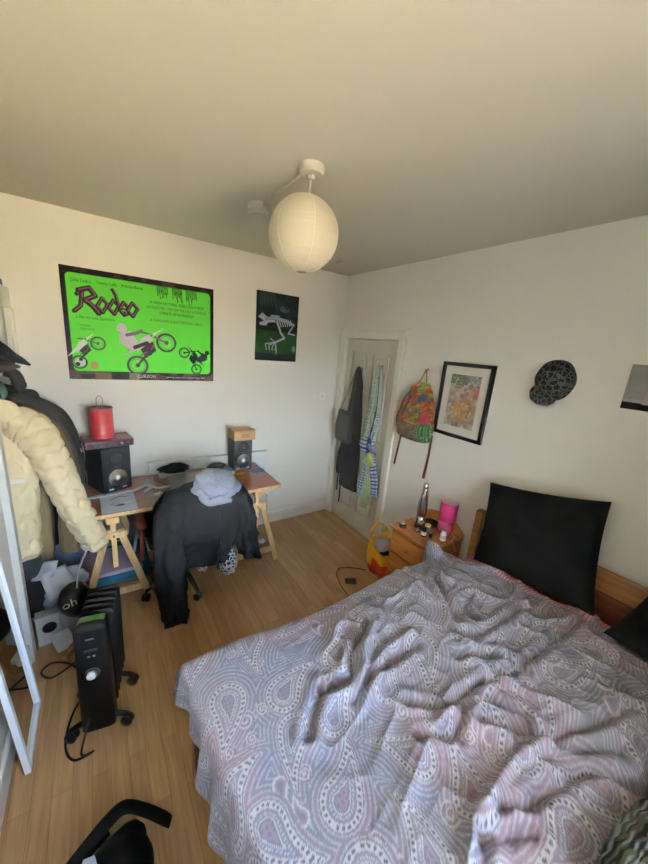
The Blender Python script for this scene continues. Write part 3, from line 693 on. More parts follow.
# ================================================================== ALCOVE: rail and hanging clothes
rail = thing('clothes_rail', 'clothes rail inside the left alcove holding jackets', 'rail', (-2.76, -.4, 1.49))
MB().tube([(-2.76, -.80, 1.495), (-2.76, -.005, 1.495)], .012, 12).build('rod', chrome, rail)
al = thing('wall_shelf', 'white shelf above the clothes rail in left alcove', 'shelf', (-2.85, -.4, 1.555))
B('board', XA + .002, -2.63, -.79, -.04, 1.555, 1.575, gloss, al)
b = MB(); b.bx(XA + .002, -2.66, -.789, -.77, 1.53, 1.555).bx(XA + .002, -2.66, -.06, -.042, 1.53, 1.555); b.build('support_batten', gloss, al)
def hanger(t, x, y, w_=.2):
    b = MB(); z = 1.495
    b.tube([(x, y, z + .015), (x + .02, y, z + .01), (x + .018, y, z - .018), (x, y, z - .03), (x, y, z - .05)], .0022, 6, rings=12)
    b.tube([(x - w_, y, z - .14), (x, y, z - .05), (x + w_, y, z - .14)], .006, 8); b.build('hanger', mat('hanger_wire', (60, 56, 52), .4, .6), t)
def jacket(name, label, y, m, x0, zsh, zhem, wid, dep, sleeve, srad, seed, cat='jacket', bodyshift=(0, 0), fold=.014, quilt=None, mats=None, cuff=None):
    t = thing(name, label, cat, (x0, y, zhem), 'jackets hanging in the alcove')
    b = MB(); dp = folds(fold, 4, 7, seed)
    D = (lambda u, th: dp(u, th) + quilt(u * (zsh - zhem), th * wid)) if quilt else dp
    bxx, byy = bodyshift
    b.loft([(x0, y, zsh + .03), (x0, y, zsh), (x0 + bxx * .1, y + byy * .1, zsh - .06), (x0 + bxx * .5, y + byy * .5, (zsh + zhem) / 2), (x0 + bxx, y + byy, zhem + .03), (x0 + bxx, y + byy, zhem)],
           [(.05, .04), (.12, .055), (wid * .82, dep * .85), (wid, dep), (wid * .93, dep), (wid * .88, dep * .9)], (1, 0, 0), 110, disp=D, rings=170 if quilt else 80, sq=.85)
    b.build('jacket_body', m, t)
    b = MB(); dp2 = folds(fold * .8, 3, 5, seed + 3)
    D2 = (lambda u, th: dp2(u, th) + quilt(u * .9, th * srad * 1.3)) if quilt else dp2
    k = len(sleeve); rr = [(srad * (1.0 - .38 * i / (k - 1)) * (.6 if i == 0 else 1), srad * (.8 - .25 * i / (k - 1))) for i in range(k)]
    b.loft(sleeve, rr, (1, 0, 0), 60, disp=D2, rings=170 if quilt else 70)
    sl = b.build('sleeve', m, t)
    if cuff:
        p, q_ = Vector(sleeve[-2]), Vector(sleeve[-1]); d = (q_ - p).normalized()
        MB().loft([q_ - d * .025, q_ + d * .025], [(srad * .56, srad * .45)] * 2, (1, 0, 0), 24).build('cuff', cuff, sl)
    hanger(t, x0, y)
    return t
beige = mat('beige_nylon', (208, 190, 154), .5, bump=.1, bscale=30, sheen=.2, spec=.4)
beiged = mat('beige_rib', (184, 160, 116), .7, bump=.4, bscale=90)
def onion(s_, a):
    n_ = .022 * abs(math.sin(a * 21 + 1.3 * math.sin(s_ * 19))); v = (s_ + n_) * 15
    r1 = abs((v % 1) - .5) * 2
    return .015 * (1 - r1 ** 4) - .005
jb_ = jacket('quilted_jacket', 'beige quilted bomber jacket hanging nearest at front of the rail', -.62, beige, -2.745, 1.42, .565, .235, .095,
       [(-2.64, -.62, 1.385), (-2.50, -.63, 1.30), (-2.42, -.64, 1.10), (-2.345, -.64, .82), (-2.25, -.63, .53)], .098, 4, bodyshift=(.0, 0), quilt=onion, cuff=beiged)
b = MB(); b.loft([(-2.72, -.66, 1.40), (-2.66, -.70, 1.44), (-2.58, -.70, 1.42), (-2.53, -.67, 1.37)], [(.03, .015), (.06, .02), (.06, .02), (.03, .012)], (0, 0, 1), 20, rings=24, disp=folds(.005, 3, 5, 6)); b.build('collar', beige, jb_)
b = MB(); b.prism([(-.035, -.012), (.03, -.014), (.035, .01), (-.03, .014)], (-2.565, -.722, 1.05), (1, 0, 0), (0, 0, 1), (0, .004, 0)); b.build('logo_patch', whm, jb_)
b = MB(); b.loft([(-2.66, -.705, .82), (-2.66, -.715, .60)], [(.055, .012), (.055, .012)], (1, 0, 0), 16, rings=16); b.build('rib_pocket', mat('beige_inner', (172, 146, 112), .7, bump=.3, bscale=60), jb_)
MB().loft([(-2.745, -.62, .60), (-2.745, -.62, .555)], [(.215, .09)] * 2, (1, 0, 0), 40, sq=.85).build('hem_band', beiged, jb_)
tan = mat('tan_cotton', (104, 86, 56), .8, bump=.2, bscale=40); brownm = mat('dark_taupe_cotton', (44, 38, 32), .85, bump=.2, bscale=40); blackc = mat('black_wool', (10, 10, 12), .9, bump=.2, bscale=60)
jacket('tan_jacket', 'tan cotton jacket on the rail directly behind the beige quilted one', -.47, tan, -2.73, 1.43, .42, .25, .07,
       [(-2.62, -.47, 1.40), (-2.46, -.47, 1.26), (-2.39, -.47, 1.0), (-2.385, -.47, .72), (-2.40, -.48, .44)], .075, 14)
jacket('dark_brown_coat', 'dark taupe coat on the rail between tan jacket and black coat', -.34, brownm, -2.72, 1.45, .40, .25, .06,
       [(-2.60, -.34, 1.42), (-2.43, -.34, 1.28), (-2.355, -.34, 1.0), (-2.35, -.34, .74)], .075, 24, cat='coat')
jacket('black_coat', 'black coat at the far wall end of the clothes rail', -.2, blackc, -2.70, 1.46, .38, .25, .06,
       [(-2.58, -.2, 1.42), (-2.41, -.2, 1.27), (-2.34, -.2, 1.02), (-2.335, -.21, .80)], .065, 34, cat='coat')
# trousers hanging low, bags and papers at the bottom
tr_ = tag(MB().loft([(-2.66, -.58, .53), (-2.655, -.58, .3), (-2.65, -.58, .12)], [(.12, .05), (.13, .055), (.12, .05)], (1, 0, 0), 40, disp=folds(.012, 4, 7, 44), rings=24).build('dark_trousers', mat('black_denim', (24, 25, 28), .85), origin=(-2.65, -.58, .12)), 'folded dark trousers hanging under the beige jacket hem', 'trousers')
# hats etc. on the shelf
def capmesh(t, c, r, brim, m, R):
    b = MB(); b.ell(c, r, 28, 16, f=lambda d: 1 + .03 * math.sin(6 * math.atan2(d.y, d.x))); 
    b.V = [(v[0], v[1], max(v[2], c[2] - r[2] * .15)) for v in b.V]; b.build('crown', m, t)
    b = MB(); b.loft(brim, [(.08, .07), (.085, .045), (.075, .02), (.03, .005)], (0, 1, 0), 20, rings=16); b.build('brim', m, t)
hat = thing('baseball_cap', 'black cap with long brim poking out of alcove shelf toward poster', 'cap', (-2.68, -.38, 1.66))
capmesh(hat, (-2.72, -.38, 1.68), (.13, .12, .125), [(-2.68, -.38, 1.74), (-2.62, -.38, 1.70), (-2.55, -.38, 1.66), (-2.495, -.38, 1.625)], blackc, None)
tag(MB().ell((-2.78, -.56, 1.66), (.15, .13, .085), 30, 16, f=hoodf).build('black_hat', mat('navy_felt', (18, 20, 32), .9), origin=(-2.78, -.56, 1.575)), 'dark navy hat on the alcove shelf nearest the camera', 'hat')
tag(MB().ell((-2.66, -.33, 1.612), (.11, .12, .037), 30, 16, f=hoodf).build('brown_beanie', mat('grey_brown_knit', (72, 62, 54), .95, bump=.5, bscale=60), origin=(-2.66, -.33, 1.575)), 'folded grey brown beanie under the black cap', 'beanie')
tag(MB().loft([(-2.62, -.70, 1.577), (-2.585, -.68, 1.55), (-2.575, -.66, 1.50)], [(.05, .012)] * 3, (0, 1, 0), 16, rings=12).build('teal_scarf', mat('teal_knit', (82, 110, 108), .9), origin=(-2.6, -.68, 1.5)), 'teal scarf end hanging over edge of alcove shelf', 'scarf')
tag(MB().loft([(-2.62, -.30, 1.58), (-2.58, -.30, 1.56), (-2.565, -.30, 1.50), (-2.555, -.3, 1.475)], [(.05, .03), (.07, .03), (.07, .03), (.05, .02)], (0, 1, 0), 24, rings=16, disp=folds(.006, 3, 5, 3)).build('brown_glove', mat('taupe_leather', (40, 35, 32), .8), origin=(-2.58, -.3, 1.48)), 'dark grey brown glove drooping off the alcove shelf', 'glove')
tag(MB().bx(-2.78, -2.615, -.55, -.32, 2.056, 2.24).build('picture_box', mat('brown_box_print', (120, 82, 60), .6, vary=.3, vscale=9), bevel=.003, origin=(-2.7, -.44, 2.056)), 'brown printed box on top board of alcove, left edge of photo', 'box')
tag(MB().bx(-2.74, -2.612, -.24, -.08, 2.056, 2.10).build('blue_box', mat('blue_box', (44, 96, 140), .5), bevel=.003, origin=(-2.7, -.16, 2.056)), 'small blue box on the alcove top board by back wall', 'box')
# bottom clutter
lbag = mat('pale_blue_plastic', (150, 170, 196), .45, bump=.3, bscale=12); wbag = mat('crumpled_white_plastic', (170, 178, 192), .45, bump=.4, bscale=14)
tag(MB().loft([(-2.42, -.14, .012), (-2.42, -.15, .25), (-2.41, -.16, .56)], [(.1, .03), (.11, .035), (.09, .02)], (1, 0, 0), 30, rings=20, disp=folds(.008, 3, 5, 8)).build('pale_blue_bag', lbag, origin=(-2.42, -.15, 0)), 'pale blue plastic bag standing behind clutter under hanging coats', 'bag')
for i, (c_, r_, s_, l_) in enumerate([((-2.54, -.50, .16), (.12, .11, .16), 50, 'white crumpled plastic bag directly left of black drawstring bag'),
                       ((-2.40, -.58, .30), (.085, .06, .08), 51, 'bluish white crumpled bag peeking above the black drawstring bag'),
                       ((-2.44, -.66, .10), (.09, .07, .10), 52, 'small white crumpled bag on floor below the black drawstring bag')]):
    tag(MB().ell(c_, r_, 36, 20, f=lambda d, s_=s_: 1 + .55 * float(fbm(np.array(d.x * 3 + 5), np.array(d.y * 3 + d.z * 3.3), s_, 4))).build('crumpled_bag', wbag, origin=(c_[0], c_[1], c_[2] - r_[2])), l_, 'bag', 'white crumpled bags')
def sheet_paper(c, ang, tilt, w_, h_, label):
    R = Matrix.Rotation(ang, 3, 'Z') @ Matrix.Rotation(tilt, 3, 'X'); V = []; n_ = 8
    for j in range(n_):
        for i in range(n_):
            u, v = i / (n_ - 1) - .5, j / (n_ - 1) - .5
            V.append(Vector(c) + R @ Vector((u * w_, v * h_, .02 * math.sin(u * 3 + v * 2))))
    F = [(j * n_ + i, j * n_ + i + 1, (j + 1) * n_ + i + 1, (j + 1) * n_ + i) for j in range(n_ - 1) for i in range(n_ - 1)]
    o = MB().add(V, F, 0, True).build('loose_paper', wpap, origin=c); md = o.modifiers.new('s', 'SOLIDIFY'); md.thickness = .001
    return tag(o, label, 'paper', 'loose papers under the coats')
sheet_paper((-2.46, -.68, .36), .5, .9, .13, .16, 'white paper sheet standing tilted left of the black drawstring bag')
sheet_paper((-2.52, -.62, .42), -.2, .5, .12, .10, 'small white paper lying flat on the bags under the beige jacket')
spk_ = thing('white_box', 'white cardboard box with round black hole on alcove floor', 'box', (-2.53, -.76, 0))
MB().box((-2.525, -.72, .1), (.11, .07, .195), 0, Matrix.Rotation(.12, 3, 'Z')).build('carton', mat('white_card', (190, 190, 188), .6), spk_, .003)
MB().lathe([(.034, 0), (.034, .004), (.02, .001), (0, .001)], (-2.515, -.757, .12), (.12, -1, 0), 24).build('round_opening', rub, spk_)
tag(MB().box((-2.455, -.80, .035), (.09, .12, .055), 0, Matrix.Rotation(.35, 3, 'Z')).build('white_packet', mat('packet_white', (216, 218, 220), .5, bump=.3, bscale=20), bevel=.012, origin=(-2.455, -.8, 0)), 'small white paper packet on floor beside the white box', 'packet')
tag(MB().box((-2.405, -.86, .02), (.03, .16, .03), 0, Matrix.Rotation(-.5, 3, 'Z')).build('wooden_block', kraft, bevel=.003, origin=(-2.4, -.86, 0)), 'short brown cardboard strip on floor behind the heater', 'cardboard')
bb = thing('drawstring_bag', 'round black drawstring bag with white lettering behind the heater', 'bag', (-2.375, -.84, .22))
MB().ell((-2.375, -.82, .31), (.082, .08, .105), 36, 22, f=lambda d: 1 + .12 * float(fbm(np.array(d.x * 3), np.array(d.y * 3 + d.z * 3), 77, 3))).build('bag_body', mat('black_satin', (12, 12, 14), .4), bb)
b = MB(); 
MB().text('oh', (-2.425, -.906, .32), Vector((.97, -.02, .26)), (-.1, 0, 1), .07).build('lettering', whm, bb)
MB().tube([(-2.36, -.85, .40), (-2.34, -.80, .50), (-2.30, -.70, .56), (-2.33, -.72, .60)], .005, rings=20).build('drawstring', mat('string_white', (170, 165, 175), .7), bb)
cbm = mat('black_rubber_cable', (20, 18, 18), .5)

# ================================================================== MIRROR
mr = thing('leaning_mirror', 'white framed tall mirror leaning against the left wall', 'mirror', (-2.53, -1.31, 0))
def mp(u, v, d):      # u along y, v up the mirror, d towards the room
    tl = math.atan(.063); return Vector((-2.548, -1.485, .002)) + Vector((0, 1, 0)) * u + Vector((-math.sin(tl), 0, math.cos(tl))) * v + Vector((math.cos(tl), 0, math.sin(tl))) * d
wf_ = mat('mirror_frame_white', (226, 230, 236), .35)
def mbox(b, u0, u1, v0, v1, d0, d1, mi=0):
    V = [mp(u, v, d) for d in (d0, d1) for v in (v0, v1) for u in (u0, u1)]
    b.add(V, [(0, 2, 3, 1), (4, 5, 7, 6), (0, 1, 5, 4), (2, 6, 7, 3), (0, 4, 6, 2), (1, 3, 7, 5)], mi)
ML, MW, fw = 1.15, .345, .024
for (u0, u1, v0, v1) in ((0, fw, 0, ML), (MW - fw, MW, 0, ML), (fw, MW - fw, 0, fw), (fw, MW - fw, ML - fw, ML)):
    b = MB(); mbox(b, u0, u1, v0, v1, 0, .022)
    b.build('frame_bar', wf_, mr, .0015)
b = MB(); mbox(b, fw - .004, MW - fw + .004, fw - .004, ML - fw + .004, .003, .009); b.build('mirror_glass', mat('mirror_silver', (225, 230, 230), .02, 1), mr)
b = MB(); mbox(b, 0.002, MW - .002, .002, ML - .002, -.002, .0029); b.build('back_board', mat('back_board', (120, 100, 80), .8), mr)

# ================================================================== OIL HEATER
hb = mat('heater_black', (8, 8, 9), .35, spec=.4); hp = mat('heater_panel', (9, 9, 10), .5, spec=.25)
he = thing('oil_heater', 'black oil filled radiator heater on wheels beside the mirror', 'heater', (-2.27, -1.28, 0))
HX = -2.275; yf = -1.43
b = MB(); b.loft([(HX, yf + .04, .055), (HX, yf + .04, .09), (HX, yf + .04, .57), (HX, yf + .04, .60), (HX, yf + .045, .605)], [(.06, .03), (.068, .038), (.062, .038), (.056, .034), (.04, .02)], (1, 0, 0), 32, sq=.35, rings=30); b.build('control_box', hp, he)
for k in range(6):
    y = yf + .10 + k * .042
    b = MB()
    b.loft([(HX, y, .08), (HX, y, .095), (HX, y, .575), (HX, y, .59)], [(.055, .004), (.07, .007), (.07, .007), (.055, .004)], (1, 0, 0), 24, sq=.5)
    b.tube([(HX, y - .022, .16), (HX, y + .02, .16)], .022, 14); b.tube([(HX, y - .022, .54), (HX, y + .02, .54)], .022, 14)
    b.build('fin', hb, he)
lab = MB().box((HX + .013, yf + .062, .614), (.07, .045, .005)).build('green_label', mat('energy_label', (70, 118, 52), .5, vary=.3, vscale=30), he)
MB().box((HX - .037, yf + .062, .614), (.028, .045, .005)).build('grey_label', mat('grey_label', (110, 116, 110), .5), he)
dm = mat('dial_white', (214, 216, 218), .35)
MB().lathe([(.028, 0), (.028, .004), (.024, .005), (.024, .002)], (HX, yf, .385), (0, -1, .0), 30).build('dial_ring', mat('dial_ring', (84, 86, 90), .3, .6), he)
MB().lathe([(.018, .002), (.018, .018), (.016, .02), (0, .02)], (HX - .003, yf, .383), (0, -1, 0), 26).build('dial', dm, he)
MB().box((HX, yf + .001, .565), (.03, .004, .006)).build('badge', mat('badge_silver', (150, 150, 150), .4, .6), he)
for s_ in (-1, 1): MB().box((HX + s_ * .010, yf + .001, .475), (.009, .006, .006)).build('switch', mat('dial_ring2', (150, 152, 156), .3, .2), he)
MB().box((HX, yf + .001, .505), (.05, .003, .012)).build('scale_print', mat('scale_grey', (60, 60, 64), .5), he)
for y in (yf + .03, yf + .24):
    ax_ = MB().loft([(HX - .115, y, .055), (HX - .05, y, .085), (HX + .05, y, .085), (HX + .115, y, .055)], [(.010, .014)] * 4, (0, 1, 0), 12, rings=16).build('foot_bar', hb, he)
    for s_ in (-1, 1):
        b = MB(); x = HX + s_ * .112
        for q in (-1, 1): b.lathe([(.010, -.008), (.025, -.007), (.027, 0), (.025, .007), (.010, .008)], (x + q * .004, y - .004 + q * .0095, .0275), (.4, 1, 0), 20)
        b.build('caster', plas, ax_)
        MB().lathe([(.006, 0), (.005, .003), (0, .0035)], (x, y, .067), (0, -.2, 1), 12).build('cap_nut', mat('silver_nut', (170, 170, 170), .3, .8), ax_)
MB().tube([(HX - .03, yf + .01, .13), (-2.33, -1.50, .03), (-2.29, -1.49, .008), (-2.36, -1.50, .007), (-2.41, -1.42, .007), (-2.415, -1.27, .007), (-2.36, -1.13, .007), (-2.34, -1.06, .007)], .005, rings=80).build('power_cord', cbm, he)
tag(MB().tube([(-2.34, -.93, .007), (-2.42, -.99, .007), (-2.50, -1.02, .007), (-2.545, -.96, .007), (-2.50, -.92, .007), (-2.42, -.97, .007), (-2.37, -1.05, .008)], .0055, rings=60).build('extension_cable', cbm, origin=(-2.45, -.97, 0)), 'looped black cable on floor between mirror and heater', 'cable')
tag(MB().tube([(-2.585, -1.02, .006), (-2.58, -1.15, .006), (-2.565, -1.25, .006), (-2.58, -1.38, .006)], .0045, rings=30).build('brown_cable', mat('brown_cable', (80, 44, 30), .5), origin=(-2.57, -1.2, 0)), 'thin brown cable on floor behind the leaning mirror', 'cable')

he.rotation_euler = (0, 0, -.19); he.location = (-2.25, -1.325, 0)

# ================================================================== BLACK RUCKSACK ON THE FLOOR
bgm = mat('black_nylon', (5, 5, 6), .7, bump=.1, bscale=50, spec=.15)
bg = thing('rucksack', 'black rucksack lying on floor at bottom left of the photo', 'bag', (-2.28, -2.06, 0))
b = MB(); b.loft([(-2.36, -2.42, .08), (-2.34, -2.36, .09), (-2.30, -2.2, .10), (-2.24, -2.05, .09), (-2.215, -1.97, .075), (-2.21, -1.945, .06)], [(.07, .04), (.125, .075), (.135, .09), (.115, .085), (.075, .06), (.03, .03)], (1, .3, 0), 44, rings=50, disp=folds(.008, 3, 5, 12), sq=.8)
b.build('bag_body', bgm, bg)
b = MB(); b.loft([(-2.40, -1.99, .13), (-2.33, -1.965, .16), (-2.25, -1.92, .165), (-2.20, -1.90, .15), (-2.14, -1.915, .10), (-2.075, -1.955, .05), (-2.06, -1.965, .035)], [(.022, .006)] * 7, (0, 1, .3), 16, rings=40); b.build('shoulder_strap', bgm, bg)
b = MB(); b.loft([(-2.50, -2.08, .03), (-2.42, -1.99, .06), (-2.34, -1.93, .08), (-2.26, -1.90, .10)], [(.03, .01)] * 4, (0, 1, 0), 16, rings=24); b.build('shoulder_strap', bgm, bg)
b = MB(); b.prism([(0, 0), (.07, 0), (.06, .075), (.03, .09)], (-2.345, -2.09, .180), Vector((1, .25, 0)), Vector((-.1, 1, -.1)), (0, 0, .006)); b.build('printed_label', mat('label_grey', (170, 178, 196), .5), bg)

# ================================================================== THINGS ON THE DOOR
hookm = mat('hook_brass', (150, 136, 110), .35, .8)
def dhook(y, z, label):
    t = thing('door_hook', label, 'hook', (.005, y, z), 'hooks on the door')
    MB().lathe([(.012, 0), (.010, .006), (.005, .008)], (.008, y, z), (-1, 0, 0), 14).build('base_plate', hookm, t)
    MB().tube([(.0, y, z), (-.02, y, z - .005), (-.035, y, z + .012)], .004, rings=10).build('prong', hookm, t)
dhook(-.37, 1.70, 'small metal door hook carrying the dark coat'); dhook(-.655, 1.745, 'small metal door hook carrying the patterned robe')
dkm = mat('dark_grey_jersey', (34, 30, 32), .9, bump=.2, bscale=50)
dc = thing('dark_coat', 'long dark grey coat hanging on left hook of the white door', 'coat', (-.04, -.38, .4))
b = MB(); b.loft([(-.034, -.37, 1.715), (-.036, -.375, 1.66), (-.045, -.39, 1.5), (-.05, -.395, 1.25), (-.05, -.385, 1.0), (-.05, -.40, .75), (-.05, -.41, .45)], [(.012, .01), (.035, .022), (.07, .028), (.10, .034), (.12, .036), (.135, .036), (.14, .032)], (0, 1, 0), 56, rings=70, disp=folds(.012, 6, 9, 61), sq=.9)
b.build('coat_body', dkm, dc)
b = MB(); b.loft([(-.05, -.31, 1.0), (-.06, -.27, .8), (-.06, -.245, .62), (-.06, -.25, .56)], [(.05, .03), (.055, .03), (.05, .026), (.04, .02)], (0, 1, 0), 28, rings=30, disp=folds(.008, 3, 6, 66)); b.build('sleeve', dkm, dc)
MB().bx(-.084, -.08, -.335, -.315, .25, .6).build('belt_end', dkm, dc, .001)
MB().bx(-.082, -.078, -.275, -.255, .37, .6).build('belt_end', dkm, dc, .001)
gt = thing('grey_bag', 'small dark grey shoulder bag hanging over the dark coat', 'bag', (-.11, -.33, .96))
gbm = mat('grey_felt', (56, 55, 54), .9, vary=.12, vscale=30)
b = MB(); b.loft([(-.115, -.335, .955), (-.12, -.335, .975), (-.125, -.335, 1.1), (-.115, -.325, 1.24), (-.112, -.325, 1.255)], [(.10, .015), (.125, .03), (.125, .034), (.105, .024), (.09, .012)], (0, 1, 0), 32, rings=24, sq=.6, disp=folds(.004, 3, 5, 3)); b.build('bag_body', gbm, gt)
b = MB(); b.loft([(-.151, -.37, 1.235), (-.157, -.37, 1.12), (-.155, -.37, .985)], [(.075, .005), (.085, .006), (.08, .005)], (0, 1, 0), 20, rings=14, sq=.6); b.build('front_flap', mat('grey_felt_light', (84, 84, 86), .9), gt)
b = MB(); b.tube([(-.115, -.235, 1.245), (-.08, -.29, 1.45), (-.04, -.365, 1.71), (-.085, -.40, 1.45), (-.115, -.42, 1.25)], .006, rings=40); b.build('strap', mat('strap_taupe', (92, 84, 74), .8), gt)
# patterned robe
NV, WH, YG, PB = lin((38, 52, 112)), lin((208, 212, 220)), lin((166, 178, 92)), lin((150, 180, 186))
def robecol(seed, navy_w=.35):
    def f(u, th):
        s_ = (th * 2.2 + .6 * math.sin(u * 3) + seed) % 1.0; a = (th * 11) % 1; z = (u * 46) % 1
        if s_ < navy_w: return WH if (a > .35 and z > .42) else NV
        if s_ < .72: return tuple(v * (.85 + .2 * ((th * 19) % 1)) for v in YG)
        return PB if z > .3 else WH
    return f
rbm = paintmat('robe_cloth', .85)
rb = thing('patterned_robe', 'blue, white and lime patterned robe hanging on right door hook', 'robe', (-.05, -.7, .36))
b = MB(); b.loft([(-.035, -.655, 1.755), (-.04, -.665, 1.68), (-.045, -.675, 1.5), (-.05, -.665, 1.3), (-.055, -.64, 1.06)], [(.014, .012), (.036, .022), (.056, .026), (.08, .03), (.09, .034)], (0, 1, 0), 72, rings=110, disp=folds(.009, 6, 9, 71), colf=robecol(.1, .45)); b.build('robe_upper', rbm, rb)
b = MB(); b.loft([(-.06, -.64, 1.07), (-.065, -.645, 1.0), (-.062, -.65, .92), (-.058, -.65, .90)], [(.08, .03), (.095, .04), (.085, .038), (.07, .03)], (0, 1, 0), 72, rings=40, colf=robecol(.0, 1.0), disp=folds(.006, 4, 7, 2)); b.build('sash', rbm, rb)
b = MB(); b.loft([(-.09, -.70, 1.01), (-.10, -.76, .98), (-.10, -.82, .955)], [(.025, .012), (.025, .012), (.015, .008)], (0, 0, 1), 40, rings=30, colf=robecol(.0, 1.0)); b.build('sash_knot', rbm, rb)
b = MB(); b.loft([(-.09, -.71, .93), (-.10, -.76, .87), (-.09, -.80, .83)], [(.03, .01), (.035, .012), (.02, .008)], (0, 1, 0), 24, rings=20, colf=lambda u, th: YG); b.build('sash_tail', rbm, rb)
for (p, w_, sd, nw) in (([(-.05, -.64, .92), (-.055, -.635, .7), (-.055, -.625, .5)], .06, .2, .2), ([(-.05, -.66, .92), (-.06, -.685, .65), (-.06, -.70, .36)], .055, .55, .05),
                        ([(-.05, -.68, .92), (-.06, -.73, .65), (-.06, -.755, .42)], .05, .45, .1), ([(-.055, -.71, .90), (-.06, -.79, .72), (-.06, -.825, .53)], .042, .0, 1.0), ([(-.07, -.66, .8), (-.075, -.655, .65), (-.075, -.62, .47)], .03, .0, 1.0)):
    b = MB(); b.loft(p, [(w_ * .8, .02), (w_ * 1.15, .024), (w_ * .95, .018)], (0, 1, 0), 48, rings=60, disp=folds(.006, 4, 7, int(sd * 100)), colf=robecol(sd, nw)); b.build('robe_panel', rbm, rb)

# ================================================================== WALL-HUNG THINGS (right wall)
def patch(p):
    y, z = p[1], p[2]
    iy, iz = math.floor((y + .02 * math.sin(z * 30)) / .034), math.floor((z + .015 * math.sin(y * 40)) / .036)
    h_ = float(_hash(np.array([iy]), np.array([iz]), 5)[0]); k = float(vnoise(np.array([y * 160.]), np.array([z * 160.]), 3)[0])
    pal = [(176, 104, 56), (198, 140, 76), (142, 162, 64), (166, 66, 48), (180, 120, 70), (206, 104, 84), (90, 116, 120), (154, 92, 50)]
    if z < 1.36 and y < -1.27: c_ = (60, 120, 66) if math.sin(y * 260) > -.3 else (140, 160, 120)
    elif z < 1.34: c_ = (104, 112, 78) if math.sin(y * 300) > 0 else (150, 104, 92)
    else: c_ = pal[int(h_ * 7.99)]
    if (y + 1.30) ** 2 + (z - 1.40) ** 2 < .045 ** 2: c_ = (196, 78, 98)
    if (y + 1.24) ** 2 + (z - 1.55) ** 2 < .035 ** 2: c_ = (70, 100, 110)
    l_ = lin(c_); return tuple(min(1, v * (.25 + .95 * k)) for v in l_)
bp = thing('patchwork_backpack', 'multicoloured patchwork backpack hanging from a nail beside the door', 'backpack', (-.06, -1.18, 1.2))
patm = paintmat('patchwork_cloth', .9)
b = MB(); b.loft([(-.055, -1.175, 1.205), (-.06, -1.175, 1.225), (-.068, -1.175, 1.33), (-.062, -1.18, 1.47), (-.05, -1.185, 1.60), (-.035, -1.19, 1.645), (-.03, -1.19, 1.66)], [(.12, .02), (.175, .035), (.19, .045), (.165, .042), (.11, .03), (.07, .02), (.03, .01)], (0, 1, 0), 90, rings=100, sq=.75, disp=folds(.006, 3, 7, 81))
b.C = [patch(v) for v in b.V]; bd = b.build('bag_body', patm, bp)
b = MB(); b.loft([(-.118, -1.20, 1.235), (-.132, -1.20, 1.29), (-.128, -1.20, 1.36)], [(.10, .012), (.13, .022), (.125, .012)], (0, 1, 0), 60, rings=40, sq=.6); b.C = [patch(v) for v in b.V]; b.build('front_pocket', patm, bp)
brs = mat('brown_strap', (104, 62, 48), .8)
MB().loft([(-.125, -1.155, 1.56), (-.137, -1.12, 1.45), (-.137, -1.095, 1.375)], [(.014, .005)] * 3, (0, 1, 0), 10, rings=16).build('flap_strap', brs, bp)
b = MB(); b.loft([(-.03, -1.10, 1.625), (-.02, -1.14, 1.68), (-.022, -1.18, 1.757), (-.02, -1.195, 1.70), (-.03, -1.215, 1.63)], [(.008, .003)] * 5, (1, 0, 0), 10, rings=30); b.build('top_loop', brs, bp)
b = MB(); b.loft([(-.03, -1.03, 1.25), (-.025, -1.01, 1.1), (-.02, -.985, .91)], [(.011, .003)] * 3, (0, 1, 0), 10, rings=20); b.build('shoulder_strap', brs, bp)
b = MB(); b.loft([(-.03, -1.34, 1.27), (-.025, -1.335, 1.1), (-.02, -1.318, .90)], [(.011, .003), (.011, .003), (.015, .004)], (0, 1, 0), 10, rings=20); b.build('shoulder_strap', brs, bp)
tag(MB().lathe([(.009, -.001), (.009, -.006), (.0035, -.01), (.0035, -.024), (.007, -.027), (0, -.03)], (0, -1.18, 1.765), (1, 0, 0), 12).build('nail', mat('copper_nail', (150, 84, 62), .4, .6), origin=(0, -1.18, 1.765)), 'small copper nail in wall holding the patchwork backpack', 'nail')
# framed print
y0, y1, z0, z1 = -1.735, -1.333, 1.303, 1.843
fr = thing('framed_picture', 'black framed colourful figure print on right wall above nightstand', 'picture', (-.012, (y0 + y1) / 2, z0))
blf = mat('black_frame', (20, 18, 18), .35)
for (a0, a1, b0, b1) in ((y0, y1, z0, z0 + .026), (y0, y1, z1 - .026, z1), (y0, y0 + .026, z0 + .026, z1 - .026), (y1 - .026, y1, z0 + .026, z1 - .026)):
    B('frame_bar', -.026, -.001, a0, a1, b0, b1, blf, fr, .0015)
B('mount_board', -.012, -.008, y0 + .018, y1 - .018, z0 + .018, z1 - .018, mat('mount_white', (226, 220, 210), .6), fr)
cv = Canvas(.235, .375, 120, 190, (176, 150, 116))
n1 = vnoise(cv.X * 40, cv.Y * 40, 1); n2 = vnoise(cv.X * 70, cv.Y * 60, 2); n3 = vnoise(cv.X * 28, cv.Y * 26, 8)
cv.put(cv.Y > .3, (96, 118, 64)); cv.put((cv.Y > .28) & (n1 > .6), (58, 92, 48)); cv.put((cv.Y > .3) & (cv.X > .14), (130, 140, 136))
cv.put((cv.Y > .2) & (cv.Y < .3) & (n3 > .5), (176, 140, 126)); cv.put((cv.Y > .22) & (cv.X > .15) & (n3 > .4) & (cv.Y < .3), (186, 98, 98))
cv.poly([(.07, .02), (.06, .15), (.09, .24), (.14, .22), (.19, .24), (.21, .12), (.15, .03)], (190, 138, 62)); cv.disk(.08, .235, .02, (206, 186, 172)); cv.disk(.145, .225, .02, (196, 164, 150)); cv.disk(.11, .26, .017, (190, 184, 176))
